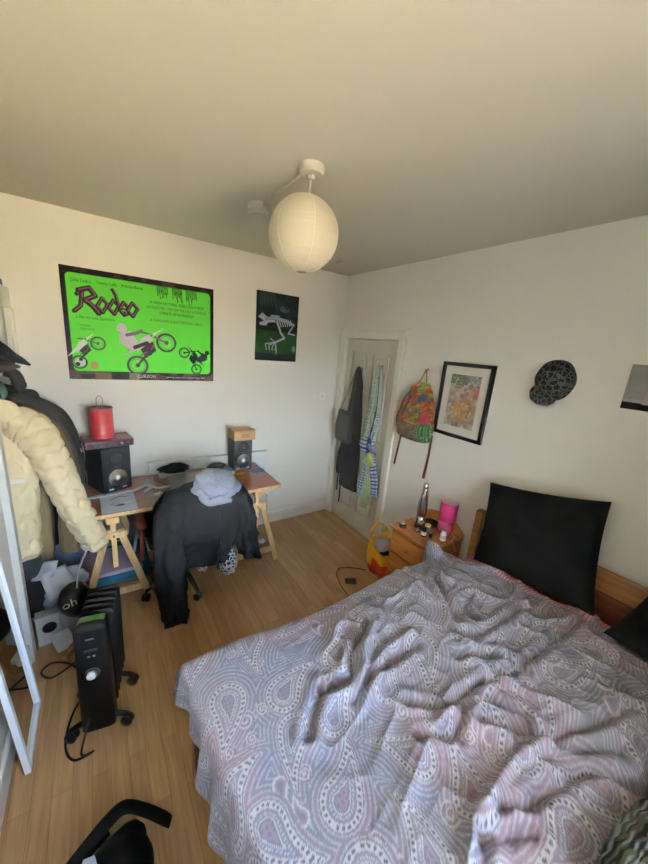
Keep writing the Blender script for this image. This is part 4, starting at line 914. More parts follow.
cv.stroke([(.035, .02), (.04, .12), (.02, .2)], .012, (98, 100, 140)); cv.stroke([(.17, .08), (.20, .18)], .01, (92, 62, 44)); cv.poly([(.12, 0), (.14, .06), (.21, .05), (.235, 0)], (166, 150, 128)); cv.poly([(.06, 0), (.07, .03), (.12, .03), (.12, 0)], (70, 70, 72))
cv.put(n2 > .7, (226, 214, 194), .55); cv.put(n1 < .25, (72, 62, 56), .6); cv.put((n3 > .72), (120, 70, 60), .5)
cv.sheet('art_print', (-.0125, -1.415, 1.385), (0, -1, 0), (0, 0, 1), (-.0008, 0, 0), pmm, fr)
m, nt, b_ = _new('picture_glass'); b_.inputs['Roughness'].default_value = .03; b_.inputs['Alpha'].default_value = .06; b_.inputs['Specular IOR Level'].default_value = .5
B('picture_glass', -.018, -.0165, y0 + .02, y1 - .02, z0 + .02, z1 - .02, m, fr)
# leopard cap
cp = thing('leopard_cap', 'round black and grey leopard print cap hanging on right wall', 'cap', (0, -2.1, 1.8))
lc = leopard('leopard_cloth', (16, 16, 18), (96, 96, 98), 34)
b = MB(); b.ell((-.012, -2.09, 1.795), (.10, .100, .115), 40, 24, f=lambda d: 1 + .012 * math.cos(6 * math.atan2(d.z, d.y))); b.V = [(min(v[0], -.002), v[1], v[2]) for v in b.V]; b.build('crown', lc, cp)
b = MB(); b.loft([(-.05, -2.08, 1.75), (-.07, -2.072, 1.715), (-.072, -2.07, 1.68), (-.06, -2.07, 1.65)], [(.07, .012), (.078, .012), (.068, .01), (.035, .006)], (0, 1, .18), 28, rings=20); b.build('brim', lc, cp)
MB().lathe([(.009, 0), (.007, .005), (0, .006)], (-.112, -2.09, 1.798), (-1, 0, 0), 14).build('top_button', lc, cp)
# unframed print
cv = Canvas(.30, .215, 120, 86, (140, 138, 132)); n = fbm(cv.X * 10, cv.Y * 14, 2); cv.put(n > .02, (148, 146, 140), .6); cv.put(cv.Y < .035, (22, 22, 22)); cv.put((cv.Y > .035) & (cv.Y < .05), (164, 158, 152)); cv.poly([(.075, .03), (.088, .13), (.115, .13), (.12, .03)], (158, 156, 152)); cv.stroke([(.08, .135), (.125, .13)], .008, (96, 94, 90)); cv.stroke([(.118, .03), (.115, .125)], .01, (104, 102, 100))
o = cv.sheet('grey_print', (-.001, -2.405, 1.697), (0, -1, 0), (0, 0, 1), (-.004, 0, 0), pmm, origin=(0, -2.5, 1.7), warp=lambda X, Y: .004 + .004 * np.cos(X * 8)); tag(o, 'grey photo print with dark lower edge on right wall, right photo edge', 'print')

# ================================================================== NIGHTSTAND
oran = wood('honey_pine', (170, 104, 48), (196, 130, 66), (3, 1.5, 14), .4, .2, 3); orand = wood('honey_pine_top', (160, 96, 46), (188, 122, 62), (10, 1.5, 3), .35, .3, 3)
NX0, NX1, NY0, NY1, NZ = -.385, -.02, -1.76, -1.365, .60
ns = thing('nightstand', 'small honey pine nightstand with three drawers beside the bed', 'nightstand', (-.2, -1.56, 0))
b = MB(); b.bx(NX0 + .02, NX1, NY0 + .012, NY1 - .012, .0, NZ - .022); b.build('body', oran, ns, .003)
b = MB(); b.bx(NX0 - .008, NX1, NY0, NY1, NZ - .022, NZ); b.build('top', orand, ns, .008, 3)
b = MB(); b.loft([(NX1 - .012, NY1, NZ + .01), (NX1 - .012, NY1 - .1, NZ + .045), (NX1 - .012, (NY0 + NY1) / 2, NZ + .055), (NX1 - .012, NY0 + .1, NZ + .045), (NX1 - .012, NY0, NZ + .01)], [(.008, .012), (.008, .045), (.008, .055), (.008, .045), (.008, .012)], (1, 0, 0), 16, rings=30, sq=.4)
b.V = [(v[0], v[1], max(v[2], NZ + .0005)) for v in b.V]; b.build('back_rail', orand, ns)
for k in range(3):
    z_ = .055 + k * .172
    d = B('drawer', NX0, NX0 + .02, NY0 + .03, NY1 - .03, z_, z_ + .160, oran, ns, .005)
    MB().lathe([(.007, 0), (.006, .01), (.015, .016), (.016, .024), (.008, .03), (0, .031)], (NX0, (NY0 + NY1) / 2, z_ + .08), (-1, 0, 0), 18).build('knob', oran, d)
# pink lamp
pkm = mat('pink_shade', (186, 40, 106), .6, vary=.05, vscale=30); pkb = mat('pink_ceramic', (186, 74, 116), .25, coat=.4)
la = thing('pink_lamp', 'small pink bedside lamp standing on the nightstand', 'lamp', (-.115, -1.66, NZ)); bz = NZ
lx, ly = -.098, -1.645
lb_ = MB().lathe([(.035, 0), (.045, .004), (.056, .03), (.058, .055), (.048, .085), (.025, .103), (.018, .112), (.018, .118)], (lx, ly, bz), n=30).build('base', pkb, la)
MB().lathe([(.060, .112), (.061, .114), (.063, .25), (.061, .251)], (lx, ly, bz), n=34, cap=False).build('lamp_shade', pkm, la)
MB().lathe([(.0575, .118), (.060, .248), (.063, .251)], (lx, ly, bz), n=34, cap=False).build('shade_lining', mat('shade_lining', (236, 214, 214), .7), la)
b = MB(); b.lathe([(.014, .118), (.014, .15), (.018, .16), (.022, .18), (.014, .2), (0, .203)], (lx, ly, bz), n=18); b.build('bulb', mat('frosted_bulb', (236, 226, 206), .3), la)
b = MB(); b.tube([(lx + .02, ly - .03, bz + .02), (lx + .015, ly - .075, bz + .004), (lx - .045, ly - .098, bz + .004), (lx - .06, -1.775, bz - .01), (lx - .05, -1.785, bz - .06)], .0028, rings=40); b.build('cord', mat('pink_white_cord', (222, 186, 190), .5), la)
sv = thing('steel_bottle', 'tall tapered silver bottle at back of the nightstand', 'bottle', (-.21, -1.50, NZ))
silv = mat('polished_steel', (190, 184, 176), .22, 1)
MB().lathe([(.03, 0), (.042, .004), (.044, .05), (.038, .09), (.032, .10)], (-.21, -1.50, NZ), n=28).build('base', silv, sv)
MB().lathe([(.032, .10), (.036, .12), (.036, .19), (.027, .27), (.021, .31), (.019, .325)], (-.21, -1.50, NZ), n=28).build('body', silv, sv)
MB().lathe([(.02, .325), (.021, .33), (.019, .355), (.008, .363), (0, .364)], (-.21, -1.50, NZ), n=24).build('cap', silv, sv)
gls = mat('dark_glass', (40, 38, 40), .1, spec=.6); 
def jar(name, x, y, r, h_, m, lm, label, cat, capm=None, band=None):
    t = thing(name, label, cat, (x, y, NZ))
    MB().lathe([(r * .8, 0), (r, .003), (r, h_ * .7), (r * .75, h_ * .8)], (x, y, NZ), n=22).build('container', m, t)
    MB().lathe([(r * .78, h_ * .78), (r * .8, h_), (r * .7, h_ * 1.02), (0, h_ * 1.02)], (x, y, NZ), n=22).build('lid', lm, t)
    if band: MB().lathe([(r * 1.02, h_ * .2), (r * 1.02, h_ * .58)], (x, y, NZ), n=22, cap=False).build('paper_label', band, t)
    return t
jar('dark_vial', -.29, -1.605, .018, .072, gls, gls, 'small dark bottle with white label at front of nightstand', 'bottle', band=whm)
jar('pill_bottle', -.2, -1.705, .02, .075, mat('white_plastic', (226, 222, 212), .4), mat('white_plastic', (226, 222, 212), .4), 'white pill bottle in front of pink lamp base', 'bottle', band=mat('pill_label', (176, 182, 186), .5))
jar('glass_jar', -.335, -1.445, .026, .035, gls, silv, 'small dark jar with metal lid at front left of nightstand', 'jar')
jar('gold_jar', -.205, -1.57, .026, .055, mat('amber_glass', (110, 90, 60), .15), mat('gold_lid', (214, 190, 96), .3, .7), 'amber jar with gold lid right of the silver bottle', 'jar')
jar('steel_tin', -.275, -1.535, .024, .022, silv, silv, 'flat round silver tin in front of the silver bottle', 'tin')
jar('lip_balm', -.255, -1.64, .012, .04, mat('dark_vial2', (50, 46, 50), .3), silv, 'tiny dark tube between the dark vial and pink lamp', 'tube')
db = thing('trinket_dish', 'dark carved wooden dish behind jars on the nightstand', 'dish', (-.10, -1.50, NZ))
MB().lathe([(.03, 0), (.055, .012), (.06, .03), (.056, .03), (.03, .008), (0, .008)], (-.11, -1.525, NZ), n=26).build('bowl', mat('dark_walnut', (72, 42, 26), .4), db)

# ================================================================== YELLOW SHOPPING BAG AND CABLE
yl = mat('yellow_plastic_bag', (224, 164, 36), .4, bump=.3, bscale=14); rd_ = mat('red_orange_print', (204, 62, 30), .45)
yb = thing('shopping_bag', 'yellow and orange plastic carrier bag on floor between door and nightstand', 'bag', (-.22, -1.2, 0))
b = MB(); n_ = 56; ring = []
path = [(0, .004), (.03, .03), (.09, .045), (.2, .03), (.3, .01), (.335, .0)]
V = []; 
for (z_, g) in [(.002, -.02), (.03, .0), (.1, .012), (.2, .008), (.29, -.0), (.325, -.004), (.32, -.012), (.2, -.004), (.12, -.006)]:
    for j in range(n_):
        th = 2 * PI * j / n_; c_, s_ = math.cos(th), math.sin(th)
        c_ = math.copysign(abs(c_) ** .7, c_); s_ = math.copysign(abs(s_) ** .7, s_)
        w_ = .008 * math.sin(5 * th + z_ * 12) + .005 * math.sin(9 * th)
        V.append((-.20 + (.115 + g + w_) * c_, -1.19 + (.125 + g + w_) * s_, z_ * (1 - .28 * max(0, -c_ * .6 - s_ * .5)) * .92))
F = [(i * n_ + j, i * n_ + (j + 1) % n_, (i + 1) * n_ + (j + 1) % n_, (i + 1) * n_ + j) for i in range(8) for j in range(n_)] + [tuple(reversed(range(n_)))]
b.add(V, F, 0, True); bdy = b.build('bag_body', [yl, rd_], yb)
for p_ in bdy.data.polygons:
    z_ = sum(bdy.data.vertices[v].co.z for v in p_.vertices) / len(p_.vertices)
    if z_ < .12 and p_.center.x < 0: p_.material_index = 1
for s_ in (-1,):
    b = MB(); b.loft([(-.30, -1.26, .31), (-.31, -1.30, .36), (-.25, -1.31, .385), (-.21, -1.30, .33)], [(.014, .002)] * 4, (1, 0, 0), 10, rings=20); b.build('handle', yl, yb)
b = MB(); b.loft([(-.30, -1.10, .31), (-.305, -1.09, .37), (-.2, -1.07, .40), (-.12, -1.08, .37), (-.11, -1.10, .31)], [(.016, .002)] * 5, (0, 1, .3), 10, rings=30); b.build('handle', yl, yb)
tag(MB().ell((-.20, -1.17, .24), (.09, .095, .055), 30, 16, f=hoodf).build('grey_cloth', mat('pale_grey_cloth', (178, 172, 184), .9), origin=(-.2, -1.17, .19)), 'pale grey folded cloth inside the yellow carrier bag', 'cloth')
tag(MB().ell((-.23, -1.23, .20), (.075, .06, .045), 30, 16, f=hoodf).build('navy_cloth', mat('navy_cloth', (28, 32, 48), .9), origin=(-.23, -1.23, .16)), 'dark navy cloth at the front inside yellow bag', 'cloth')
ec = thing('plug_cable', 'thin brown cable looping on floor with a small grey plug adaptor', 'cable', (-.56, -1.15, 0))
b = MB(); b.tube([(-.33, -1.12, .005), (-.42, -1.04, .005), (-.52, -.99, .005), (-.60, -1.05, .005), (-.65, -1.2, .005), (-.66, -1.33, .005), (-.65, -1.5, .005)], .004, rings=60); b.build('cord', mat('brown_cord', (92, 62, 42), .5), ec)
MB().box((-.55, -1.175, .013), (.085, .04, .024), 0, Matrix.Rotation(-.45, 3, 'Z')).build('adaptor', mat('grey_adaptor', (120, 116, 110), .5), ec, .004)

# ================================================================== BED
bedw = wood('bed_pine', (136, 92, 48), (164, 116, 66), (14, 1.2, 14), .4, .15, 3); bedd = wood('bed_dark_pine', (96, 52, 28), (120, 70, 38), (14, 1.2, 14), .4, .15, 3)
Y0, Y1 = -3.06, -1.845     # bed sides
bd = thing('bed_frame', 'pine double bed frame with slatted headboard against right wall', 'bed', (-1.0, -2.58, 0))
for y in (Y1 - .05, Y0): B('headboard_post', -.095, -.035, y, y + .05, 0, .885, bedw, bd, .004)
B('headboard_rail', -.085, -.045, Y0 + .05, Y1 - .05, .76, .875, bedw, bd, .005)
B('headboard_rail', -.078, -.05, Y0 + .05, Y1 - .05, .50, .755, bedd, bd, .003)
for y in (Y1 - .035, Y0): B('side_rail', -1.89, -.095, y, y + .03, .26, .42, bedd, bd, .003)
B('foot_rail', -1.885, -1.86, Y0 + .055, Y1 - .055, .26, .45, bedd, bd, .003)
for y in (Y1 - .055, Y0): B('foot_leg', -1.95, -1.89, y, y + .055, 0, .47, bedd, bd, .003)
b = MB()
for k in range(12): x = -1.84 + k * .15; b.bx(x, x + .07, Y0 + .03, Y1 - .035, .285, .305)
b.build('slats', bedw, bd)
stripe = None
def stripemat():
    m, nt, b = _new('pink_striped_cotton'); N = nt.nodes; L = nt.links
    tc = N.new('ShaderNodeTexCoord'); wv = N.new('ShaderNodeTexWave'); wv.wave_type = 'BANDS'; wv.bands_direction = 'Y'; wv.inputs['Scale'].default_value = 14; wv.inputs['Distortion'].default_value = .8; wv.inputs['Detail Scale'].default_value = .5
    L.new(tc.outputs['Object'], wv.inputs['Vector']); cr = N.new('ShaderNodeValToRGB'); cr.color_ramp.elements[0].position = .35; cr.color_ramp.elements[1].position = .6
    cr.color_ramp.elements[0].color = lin4((190, 108, 122)); cr.color_ramp.elements[1].color = lin4((206, 170, 176))
    L.new(wv.outputs['Fac'], cr.inputs[0]); L.new(cr.outputs[0], b.inputs['Base Color']); b.inputs['Roughness'].default_value = .85; return m
stripe = stripemat()
tag(MB().bx(-1.85, -.10, Y0 + .035, Y1 - .04, .306, .49).build('mattress', stripe, bevel=.04, origin=(-1, -2.58, .306)), 'mattress in a pink striped sheet on the pine bed', 'mattress')

# pillows: puffed square with four corner points
def cushion(name, P, thick, m, label=None, cat=None, nn=44, pinch=.07, seed=1, group=None, wr_=.012):
    TL, TR, BR, BL = [Vector(p) for p in P]; nrm = (TR - TL).cross(BL - TL).normalized()
    b = MB(); V = []
    for side in (1, -1):
        for j in range(nn + 1):
            for i in range(nn + 1):
                s_ = -1 + 2 * i / nn; t_ = -1 + 2 * j / nn
                ss = s_ * (1 - pinch * (1 - t_ * t_)); tt = t_ * (1 - pinch * (1 - s_ * s_))
                u = (ss + 1) / 2; v = (tt + 1) / 2
                p = (TL * (1 - u) + TR * u) * (1 - v) + (BL * (1 - u) + BR * u) * v
                h_ = thick * max(0, (1 - s_ ** 4)) ** .55 * max(0, (1 - t_ ** 4)) ** .55
                wn = wr_ * float(fbm(np.array(s_ * 2.4 + 9), np.array(t_ * 2.4), seed + (side > 0), 3)) * 3 * (h_ / thick)
                V.append(p + nrm * (side * h_ + wn))
    w_ = nn + 1; F = []
    for j in range(nn):
        for i in range(nn):
            q = j * w_ + i; F.append((q, q + w_, q + w_ + 1, q + 1)); q += w_ * w_; F.append((q, q + 1, q + w_ + 1, q + w_))
    b.add(V, F, 0, True); o = b.build(name, m, origin=(P[2][0] * .5 + P[3][0] * .5, P[2][1] * .5 + P[3][1] * .5, min(P[2][2], P[3][2])))
    if label: tag(o, label, cat, group)
    return o
blkp = mat('black_cotton', (10, 10, 12), .85, spec=.25)
cushion('striped_pillow', [(-.13, -1.88, .57), (-.13, -2.60, .58), (-.50, -2.56, .55), (-.46, -1.90, .55)], .06, stripe, 'pink striped pillow lying under the big black pillow', 'pillow', pinch=.04, seed=5)
cushion('striped_pillow', [(-.13, -2.55, .60), (-.13, -3.03, .585), (-.5, -3.03, .56), (-.5, -2.6, .56)], .07, stripe, 'pink striped pillow beneath the black pillow at right photo edge', 'pillow', pinch=.04, seed=6)
cushion('black_pillow', [(-.13, -1.915, 1.12), (-.12, -2.51, 1.25), (-.215, -2.60, .685), (-.36, -2.03, .70)], .085, blkp, 'big square black pillow propped against the headboard', 'pillow', pinch=.06, seed=9, wr_=.014)
cushion('black_pillow', [(-.15, -2.76, .985), (-.13, -3.1, 1.0), (-.38, -3.07, .70), (-.30, -2.66, .69)], .10, blkp, 'second black pillow, partly cut off at right photo edge', 'pillow', pinch=.06, seed=12)

# duvet -------------------------------------------------------------
def paisley_paint(X, Y):
    C = np.zeros(X.shape + (3,)); L_ = lambda c: np.array(lin(c))
    base, blue, pink, white, deep = L_((176, 172, 186)), L_((148, 156, 180)), L_((188, 158, 172)), L_((226, 224, 232)), L_((138, 136, 156))
    w1 = fbm(X * 2.5, Y * 2.5, 41); C[:] = base
    C = C + (blue - C) * np.clip(w1 * 3 + .3, 0, .8)[..., None]
    w2 = fbm(X * 3.1 + 7, Y * 3.1, 47); C = C + (pink - C) * np.clip(w2 * 4 - .1, 0, .75)[..., None]
    best = np.full(X.shape, 9.); 
    r_ = random.Random(11); inst = []
    nx_, ny_ = 12, 10
    for i in range(nx_):
        for j in range(ny_):
            cx = -2.38 + .215 * i + (.10 if j % 2 else 0) + r_.uniform(-.03, .03); cy = -3.5 + .205 * j + r_.uniform(-.03, .03)
            inst.append((cx, cy, r_.choice([.5, 3.6, .9, 4.2, 2.2, 5.4]) + r_.uniform(-.35, .35), r_.uniform(.118, .15), r_.choice([-1, 1])))
    for _ in range(70): inst.append((r_.uniform(-2.4, 0), r_.uniform(-3.4, -1.6), r_.uniform(0, 6.28), r_.uniform(.04, .06), r_.choice([-1, 1])))
    owner = np.full(X.shape, -1); LD = np.zeros(X.shape); LA = np.zeros(X.shape); LS = np.ones(X.shape)
    for k, (cx, cy, ang, s_, fl) in enumerate(inst):
        m = (abs(X - cx) < s_ * 1.9) & (abs(Y - cy) < s_ * 1.9)
        if not m.any(): continue
        dx = (X[m] - cx) / s_; dy = (Y[m] - cy) / s_; ca, sa = math.cos(ang), math.sin(ang)
        a = dx * ca + dy * sa; b = (-dx * sa + dy * ca) * fl
        b = b - .42 * np.clip(a + .1, 0, 9) ** 2          # bent tail
        # tapered capsule from (-.3,0) r .5 to (.95,0) r .05
        r1, r2, h_ = .50, .06, 1.2; px_ = abs(b); py_ = a + .3
        bb_ = (r1 - r2) / h_; aa_ = math.sqrt(1 - bb_ * bb_); kk = -bb_ * px_ + aa_ * py_   # iq uneven capsule
        d = np.where(kk < 0, np.hypot(px_, py_) - r1, np.where(kk > aa_ * h_, np.hypot(px_, py_ - h_) - r2, px_ * aa_ + py_ * bb_ - r1))
        # curl at the tip
        tx, ty = .98, .28; rr = np.hypot(a - tx + .02, (b) - .0 - .0 + 0 * ty)
        cur = best[m]; upd = (d < cur) if s_ > .1 else (d < 0) & (cur > .12)
        bm = cur.copy(); bm[upd] = d[upd]; best[m] = bm
        for arr, val in ((owner, np.full(d.shape, k)), (LD, d), (LA, np.where(a > -.3, (a + .3) * 1.05, -(np.abs(np.arctan2(b, a + .3)) - PI / 2) * .42)), (LS, np.full(d.shape, s_))):
            t_ = arr[m]; t_[upd] = val[upd]; arr[m] = t_
    D = -LD                          # depth inside, in units of size
    ins = (best < 0)
    tone = (owner * 7 % 5) / 4.0
    def mix(mask, c, a=1.0): C[mask] = C[mask] * (1 - a) + c * a
    # echoes outside
    o_ = ~ins & (best < .6) & (LS > .1)
    mix(o_ & (np.mod(best, .11) < .032), white, .55); mix(o_ & (np.mod(best + .05, .11) < .03), deep, .4); mix(o_ & (best > .05) & (best < .13), pink, .35)
    big = ins & (LS > .1); sm = ins & (LS <= .1)
    mix(big & (D < .035), deep, .45)
    band = big & (D >= .035) & (D < .165); mix(band, white, .82)
    cell = (np.mod(LA / .125, 1.0) - .5) * .125
    mix(band & (np.hypot(cell, D - .10) < .037), deep * .8, .95)
    mix(big & (D >= .165) & (D < .195), pink * .9, .7)
    mid = big & (D >= .195) & (D < .30); cB = np.where((tone < .6)[..., None], blue, base); C[mid] = (.4 * C + .6 * cB)[mid]
    cell2 = (np.mod(LA / .075, 1.0) - .5) * .075
    mix(mid & (np.hypot(cell2, D - .248) < .024), white, .7)
    mix(big & (D >= .30) & (D < .33), white, .75); mix(big & (D >= .33) & (D < .36), deep, .7); mix(big & (D >= .36), pink, .35)
    mix(big & (D >= .375) & (np.hypot(np.mod(X * 62, 1) - .5, np.mod(Y * 62, 1) - .5) < .3), deep, .7)
    mix(sm & (D < .14), white, .8); mix(sm & (D >= .14) & (D < .3), pink, .6); mix(sm & (D >= .3), deep, .5)
    # curls and little rosettes between the leaves
    for _ in range(120):
        cx, cy = r_.uniform(-2.4, 0), r_.uniform(-3.4, -1.5); R0 = r_.uniform(.02, .036)
        m = (np.hypot(X - cx, Y - cy) < R0) & (best > .03)
        if not m.any(): continue
        rr = np.hypot(X[m] - cx, Y[m] - cy) / R0; th = np.arctan2(Y[m] - cy, X[m] - cx)
        sp = np.mod(rr * 2.2 + th / (2 * PI), 1); t_ = C[m]; t_[:] = t_ * .6 + pink * .4; t_[sp < .38] = white * .85 + pink * .15; t_[(sp > .8)] = deep; C[m] = t_
    fine = vnoise(X * 190, Y * 190, 6); C *= (.93 + .14 * fine)[..., None]
    return np.clip(C * .72, 0, 1)
CRE = [[(-1.158, -2.019), (-1.352, -2.117), (-1.408, -2.199), (-1.546, -2.172), (-1.657, -2.265)], [(-1.074, -2.226), (-1.217, -2.226), (-1.354, -2.258), (-1.454, -2.264)],
 [(-0.6, -2.98), (-0.861, -2.957), (-0.955, -2.84), (-1.074, -2.801), (-1.223, -2.779), (-1.305, -2.744)], [(-1.13, -2.565), (-0.989, -2.706), (-0.81, -2.793), (-.6, -2.86)],
 [(-1.425, -2.775), (-1.386, -2.735)], [(-1.273, -2.813), (-1.382, -2.755)], [(-0.60, -1.95), (-0.669, -2.025), (-0.803, -2.247)], [(-0.673, -2.192), (-0.723, -2.277)],
 [(-0.858, -2.328), (-0.691, -2.356), (-0.441, -2.364)], [(-0.965, -2.356), (-0.78, -2.476), (-0.784, -2.558)],
 [(-1.291, -2.387), (-1.187, -2.464), (-0.946, -2.486), (-0.842, -2.526), (-0.466, -2.564), (-0.253, -2.583)], [(-1.021, -2.531), (-0.975, -2.635), (-0.992, -2.711), (-0.937, -2.781), (-0.798, -2.877)],
 [(-1.345, -2.49), (-1.23, -2.557), (-1.124, -2.501)], [(-0.718, -1.747), (-0.729, -1.947), (-0.758, -2.107)]]
RID = [[(-1.362, -2.714), (-1.258, -2.697), (-1.145, -2.696), (-1.01, -2.728)], [(-1.19, -2.06), (-1.33, -2.17), (-1.42, -2.26), (-1.55, -2.23)], [(-1.05, -2.17), (-1.25, -2.19), (-1.40, -2.30)]]
def duvet_top(X, Y):
    wx = X + .05 * fbm(X * 3, Y * 3, 61); wy = Y + .05 * fbm(X * 3, Y * 3, 67)
    z = .60 + .035 * fbm(X * 1.6, Y * 1.6, 51, 2) * 2
    msk = np.clip((X + 1.72) / .35, 0, 1) * np.clip((-1.86 - Y) / .12, .25, 1)
    z = z + .02 * msk
    for sc_, am, sd in ((4.2, .022, 71), (8.0, .011, 75), (15, .005, 79)):
        n = np.abs(vnoise(wx * sc_ + wy * sc_ * .35, (wy * 1.0 - wx * .25) * sc_ * 1.25, sd) - .5) * 2
        z = z + am * (.12 + msk) * (np.clip(1 - n * 1.4, 0, 1) ** 2 - .25)
    for p in CRE:
        d = seg_dist(wx, wy, p); z = z - .024 * np.exp(-(d / .016) ** 2) + .012 * np.exp(-((d - .036) / .022) ** 2)
    for p in RID:
        d = seg_dist(X, Y, p); z = z + .028 * np.exp(-(d / .02) ** 2)
    # hump where the quilt is pushed up near the nightstand
    z = z + .028 * np.exp(-(((X + .62) / .28) ** 2 + ((Y + 1.96) / .17) ** 2)) + .02 * np.exp(-(((X + 1.05) / .3) ** 2 + ((Y + 1.98) / .12) ** 2))
    z = z + .07 * np.exp(-(((X + .40) / .045) ** 2 + ((Y + 1.79) / .06) ** 2))
    z = z + .05 * np.clip((X + .75) / .4, 0, 1) * np.clip((-1.95 - Y) / .2, 0, 1)     # rises onto the pillows
    return z
step = .0038
U = np.arange(-2.26, -.12, step); Vv = np.arange(-3.24, -1.52, step); UU, VV = np.meshgrid(U, Vv)
r0 = .07
edge_f = -1.95 + .04 * np.clip((-VV - 1.85) / .5, 0, 1.3); edge_n = -2.98
edge_far = -1.875 + .012 * np.sin(UU * 6) + .0 * UU; edge_far = edge_far + .09 * np.exp(-((UU + .40) / .06) ** 2)
edge_h = -.335 + .02 * np.sin(VV * 4 + 1) + .05 * np.clip((-1.95 - VV) / .1, 0, 1) + .07 * np.clip((-2.3 - VV) / .3, 0, 1.2)
af = np.clip(edge_f - UU, 0, 9); ah = np.clip(UU - edge_h, 0, 9); an = np.clip(edge_n - VV, 0, 9); aF = np.clip(VV - edge_far, 0, 9)
def out(a): t_ = np.clip(a, 0, r0 * PI / 2); return r0 * np.sin(t_ / r0) + .06 * np.clip(a - r0 * PI / 2, 0, 9)
def drop(a): t_ = np.clip(a, 0, r0 * PI / 2); return r0 * (1 - np.cos(t_ / r0)) + .99 * np.clip(a - r0 * PI / 2, 0, 9)
GX = np.clip(UU, edge_f, None) - out(af) * .5; GX = np.where(ah > 0, edge_h + out(ah) * .9, GX)
GY = np.clip(VV, edge_n, None); GY = np.minimum(GY, edge_far) + out(aF) - out(an)
TX = np.clip(UU, edge_f, edge_h); TY = np.minimum(np.clip(VV, edge_n, None), edge_far)
side_ = np.clip((-VV - 1.9) / .5, 0, 1); 
dr = np.sqrt(drop(af * (.55 + .6 * side_)) ** 2 + drop(an) ** 2 + drop(aF * .62) ** 2)
wav = np.clip(af - .1, 0, 1) * .05 * np.sin(VV * 22 + 2 * np.sin(VV * 7)) + np.clip(af, 0, .3) * .05 * np.sin(VV * 50)
GX = GX - wav
GZ = duvet_top(TX, TY) - dr
GZ = np.where(ah > 0, GZ - np.minimum(drop(ah * .8), .085), GZ)
GZ = np.maximum(GZ, .17)
PC = paisley_paint(UU, VV)
hb_ = (UU > edge_h - .02) & (VV < -1.92) & (VV > -2.75); st = np.mod(VV * 62 + UU * 8, 1) < .5
PC[hb_ & st] = lin((188, 112, 128)); PC[hb_ & ~st] = lin((214, 176, 184))
dm_ = paintmat('paisley_cotton', .8, .12, 500, .2, .1)
dv = gridmesh('paisley_duvet', np.stack([GX, GY, GZ], -1), PC, dm_, origin=(-1.2, -2.5, .49)); tag(dv, 'crumpled paisley duvet in lilac, blue and dusty pink covering the bed', 'duvet')

# knitted blanket lump at the near right corner
b = MB()
def kn(d):
    return 1 + .05 * math.sin(d.x * 34 + 3 * math.sin(d.y * 6)) * .6 + .10 * float(fbm(np.array(d.x * 5), np.array(d.y * 14), 5, 3))
def knc(d):
    v = float(vnoise(np.array(d.x * 6 + 9), np.array(d.y * 26 + 2 * d.x), 4)); 
    return lin((26, 28, 24)) if v < .42 else (lin((92, 94, 78)) if v < .75 else lin((142, 152, 160)))
b.ell((-1.08, -3.03, .66), (.33, .10, .075), 110, 60, f=kn, colf=knc, R=Matrix.Rotation(-.1, 3, 'Z'))
tag(b.build('knitted_blanket', paintmat('chunky_knit', .95), origin=(-.93, -3.1, .62)), 'dark olive and grey chunky knit blanket at bottom right corner', 'blanket')
# ================================================================== LIGHT
wd = bpy.data.worlds.new('World'); sc.world = wd; wd.use_nodes = True
nt = wd.node_tree; N = nt.nodes; L = nt.links; bgN = N['Background']
tc = N.new('ShaderNodeTexCoord'); sp = N.new('ShaderNodeSeparateXYZ'); cr = N.new('ShaderNodeValToRGB')
L.new(tc.outputs['Generated'], sp.inputs[0]); mr_ = N.new('ShaderNodeMapRange'); mr_.inputs[1].default_value = -1; mr_.inputs[2].default_value = 1
L.new(sp.outputs['Z'], mr_.inputs[0]); L.new(mr_.outputs[0], cr.inputs[0])
def ramp_stops(node, stops):
    el = node.color_ramp.elements
    while len(el) > 1: el.remove(el[-1])
    el[0].position = stops[0][0]; el[0].color = tuple(stops[0][1]) + (1,)
    for p_, c_ in stops[1:]: q_ = el.new(p_); q_.color = tuple(c_) + (1,)
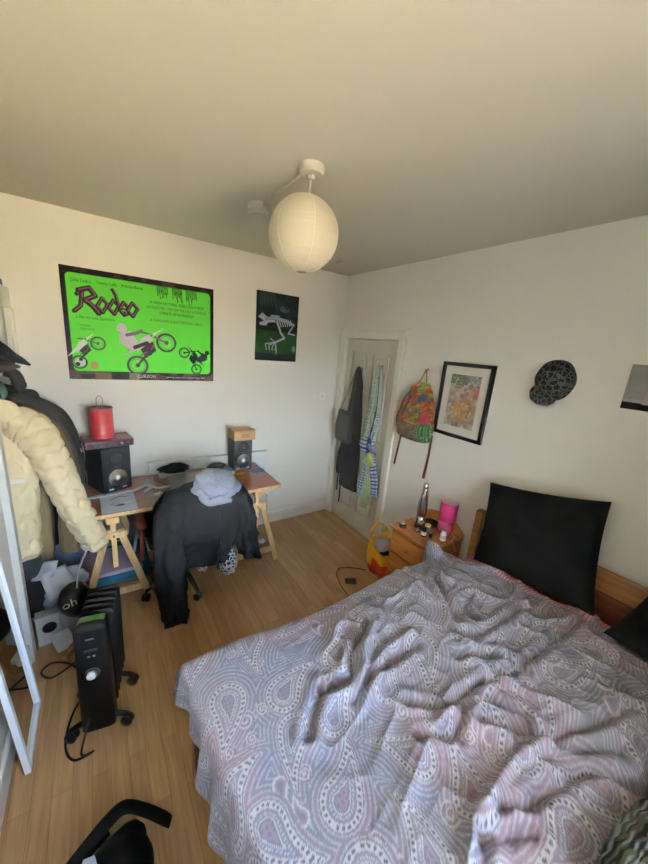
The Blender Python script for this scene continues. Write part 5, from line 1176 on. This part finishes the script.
# below the horizon: warm sunlit ground and roofs; above it: cool bright sky, strongest low down
ramp_stops(cr, [(0, (.02, .015, .008)), (.25, (.04, .033, .019)), (.40, (.082, .066, .038)), (.475, (.058, .047, .03)), (.49, (.03, .028, .025)), (.502, (.06, .06, .06)),
                (.515, (.80, .92, 1.0)), (.59, (.76, .90, 1.0)), (.63, (.12, .16, .22)), (.68, (.025, .035, .05)), (1, (.012, .018, .03))])
cx_ = N.new('ShaderNodeValToRGB'); mrx = N.new('ShaderNodeMapRange'); mrx.inputs[1].default_value = -1; mrx.inputs[2].default_value = 1
L.new(sp.outputs['X'], mrx.inputs[0]); L.new(mrx.outputs[0], cx_.inputs[0])
ramp_stops(cx_, [(.15, (.03, .03, .03)), (.36, (.14, .14, .14)), (.5, (.52, .52, .52)), (.64, (1, 1, 1))])   # the bright side of the sky is towards the sun
mw = N.new('ShaderNodeMix'); mw.data_type = 'RGBA'; mw.blend_type = 'MULTIPLY'; mw.inputs[0].default_value = 1
L.new(cr.outputs[0], mw.inputs[6]); L.new(cx_.outputs[0], mw.inputs[7])
L.new(mw.outputs[2], bgN.inputs[0]); bgN.inputs[1].default_value = 255.0
sun = bpy.data.lights.new('sun', 'SUN'); sun.energy = 4; sun.angle = .01; sun.color = (1, .80, .50)
so = bpy.data.objects.new('sun', sun); COL.objects.link(so)
dirv = Vector((-.75, .45, -.6)).normalized(); so.rotation_euler = dirv.to_track_quat('-Z', 'Y').to_euler()
po = bpy.data.lights.new('window_portal', 'AREA'); po.shape = 'RECTANGLE'; po.size = WX1 - WX0; po.size_y = WZ1 - WZ0; po.cycles.is_portal = True
pob = bpy.data.objects.new('window_portal', po); COL.objects.link(pob); pob.location = ((WX0 + WX1) / 2, YF - TH + .01, (WZ0 + WZ1) / 2); pob.rotation_euler = (PI / 2, 0, 0)

# ================================================================== CAMERA
cam = bpy.data.cameras.new('camera'); co = bpy.data.objects.new('camera', cam); COL.objects.link(co); sc.camera = co
R = Matrix(((0.83027712, 0.06813093, -0.55317093), (-0.55108575, 0.24877909, -0.79651053), (0.08333304, 0.96616909, 0.24407559)))
co.matrix_world = Matrix.Translation((-2.1759, -2.9473, 1.8632)) @ R.to_4x4()
cam.sensor_fit = 'VERTICAL'; cam.sensor_height = 24; cam.lens = 332.81 / 864 * 24; cam.clip_start = .02
for o in list(bpy.data.objects):
    if '_o' in o: del o['_o']
vs = sc.view_settings; sc.display_settings.display_device = 'sRGB'; vs.view_transform = 'Standard'; vs.look = 'None'; vs.exposure = 0.95; vs.gamma = 1; vs.use_curve_mapping = False
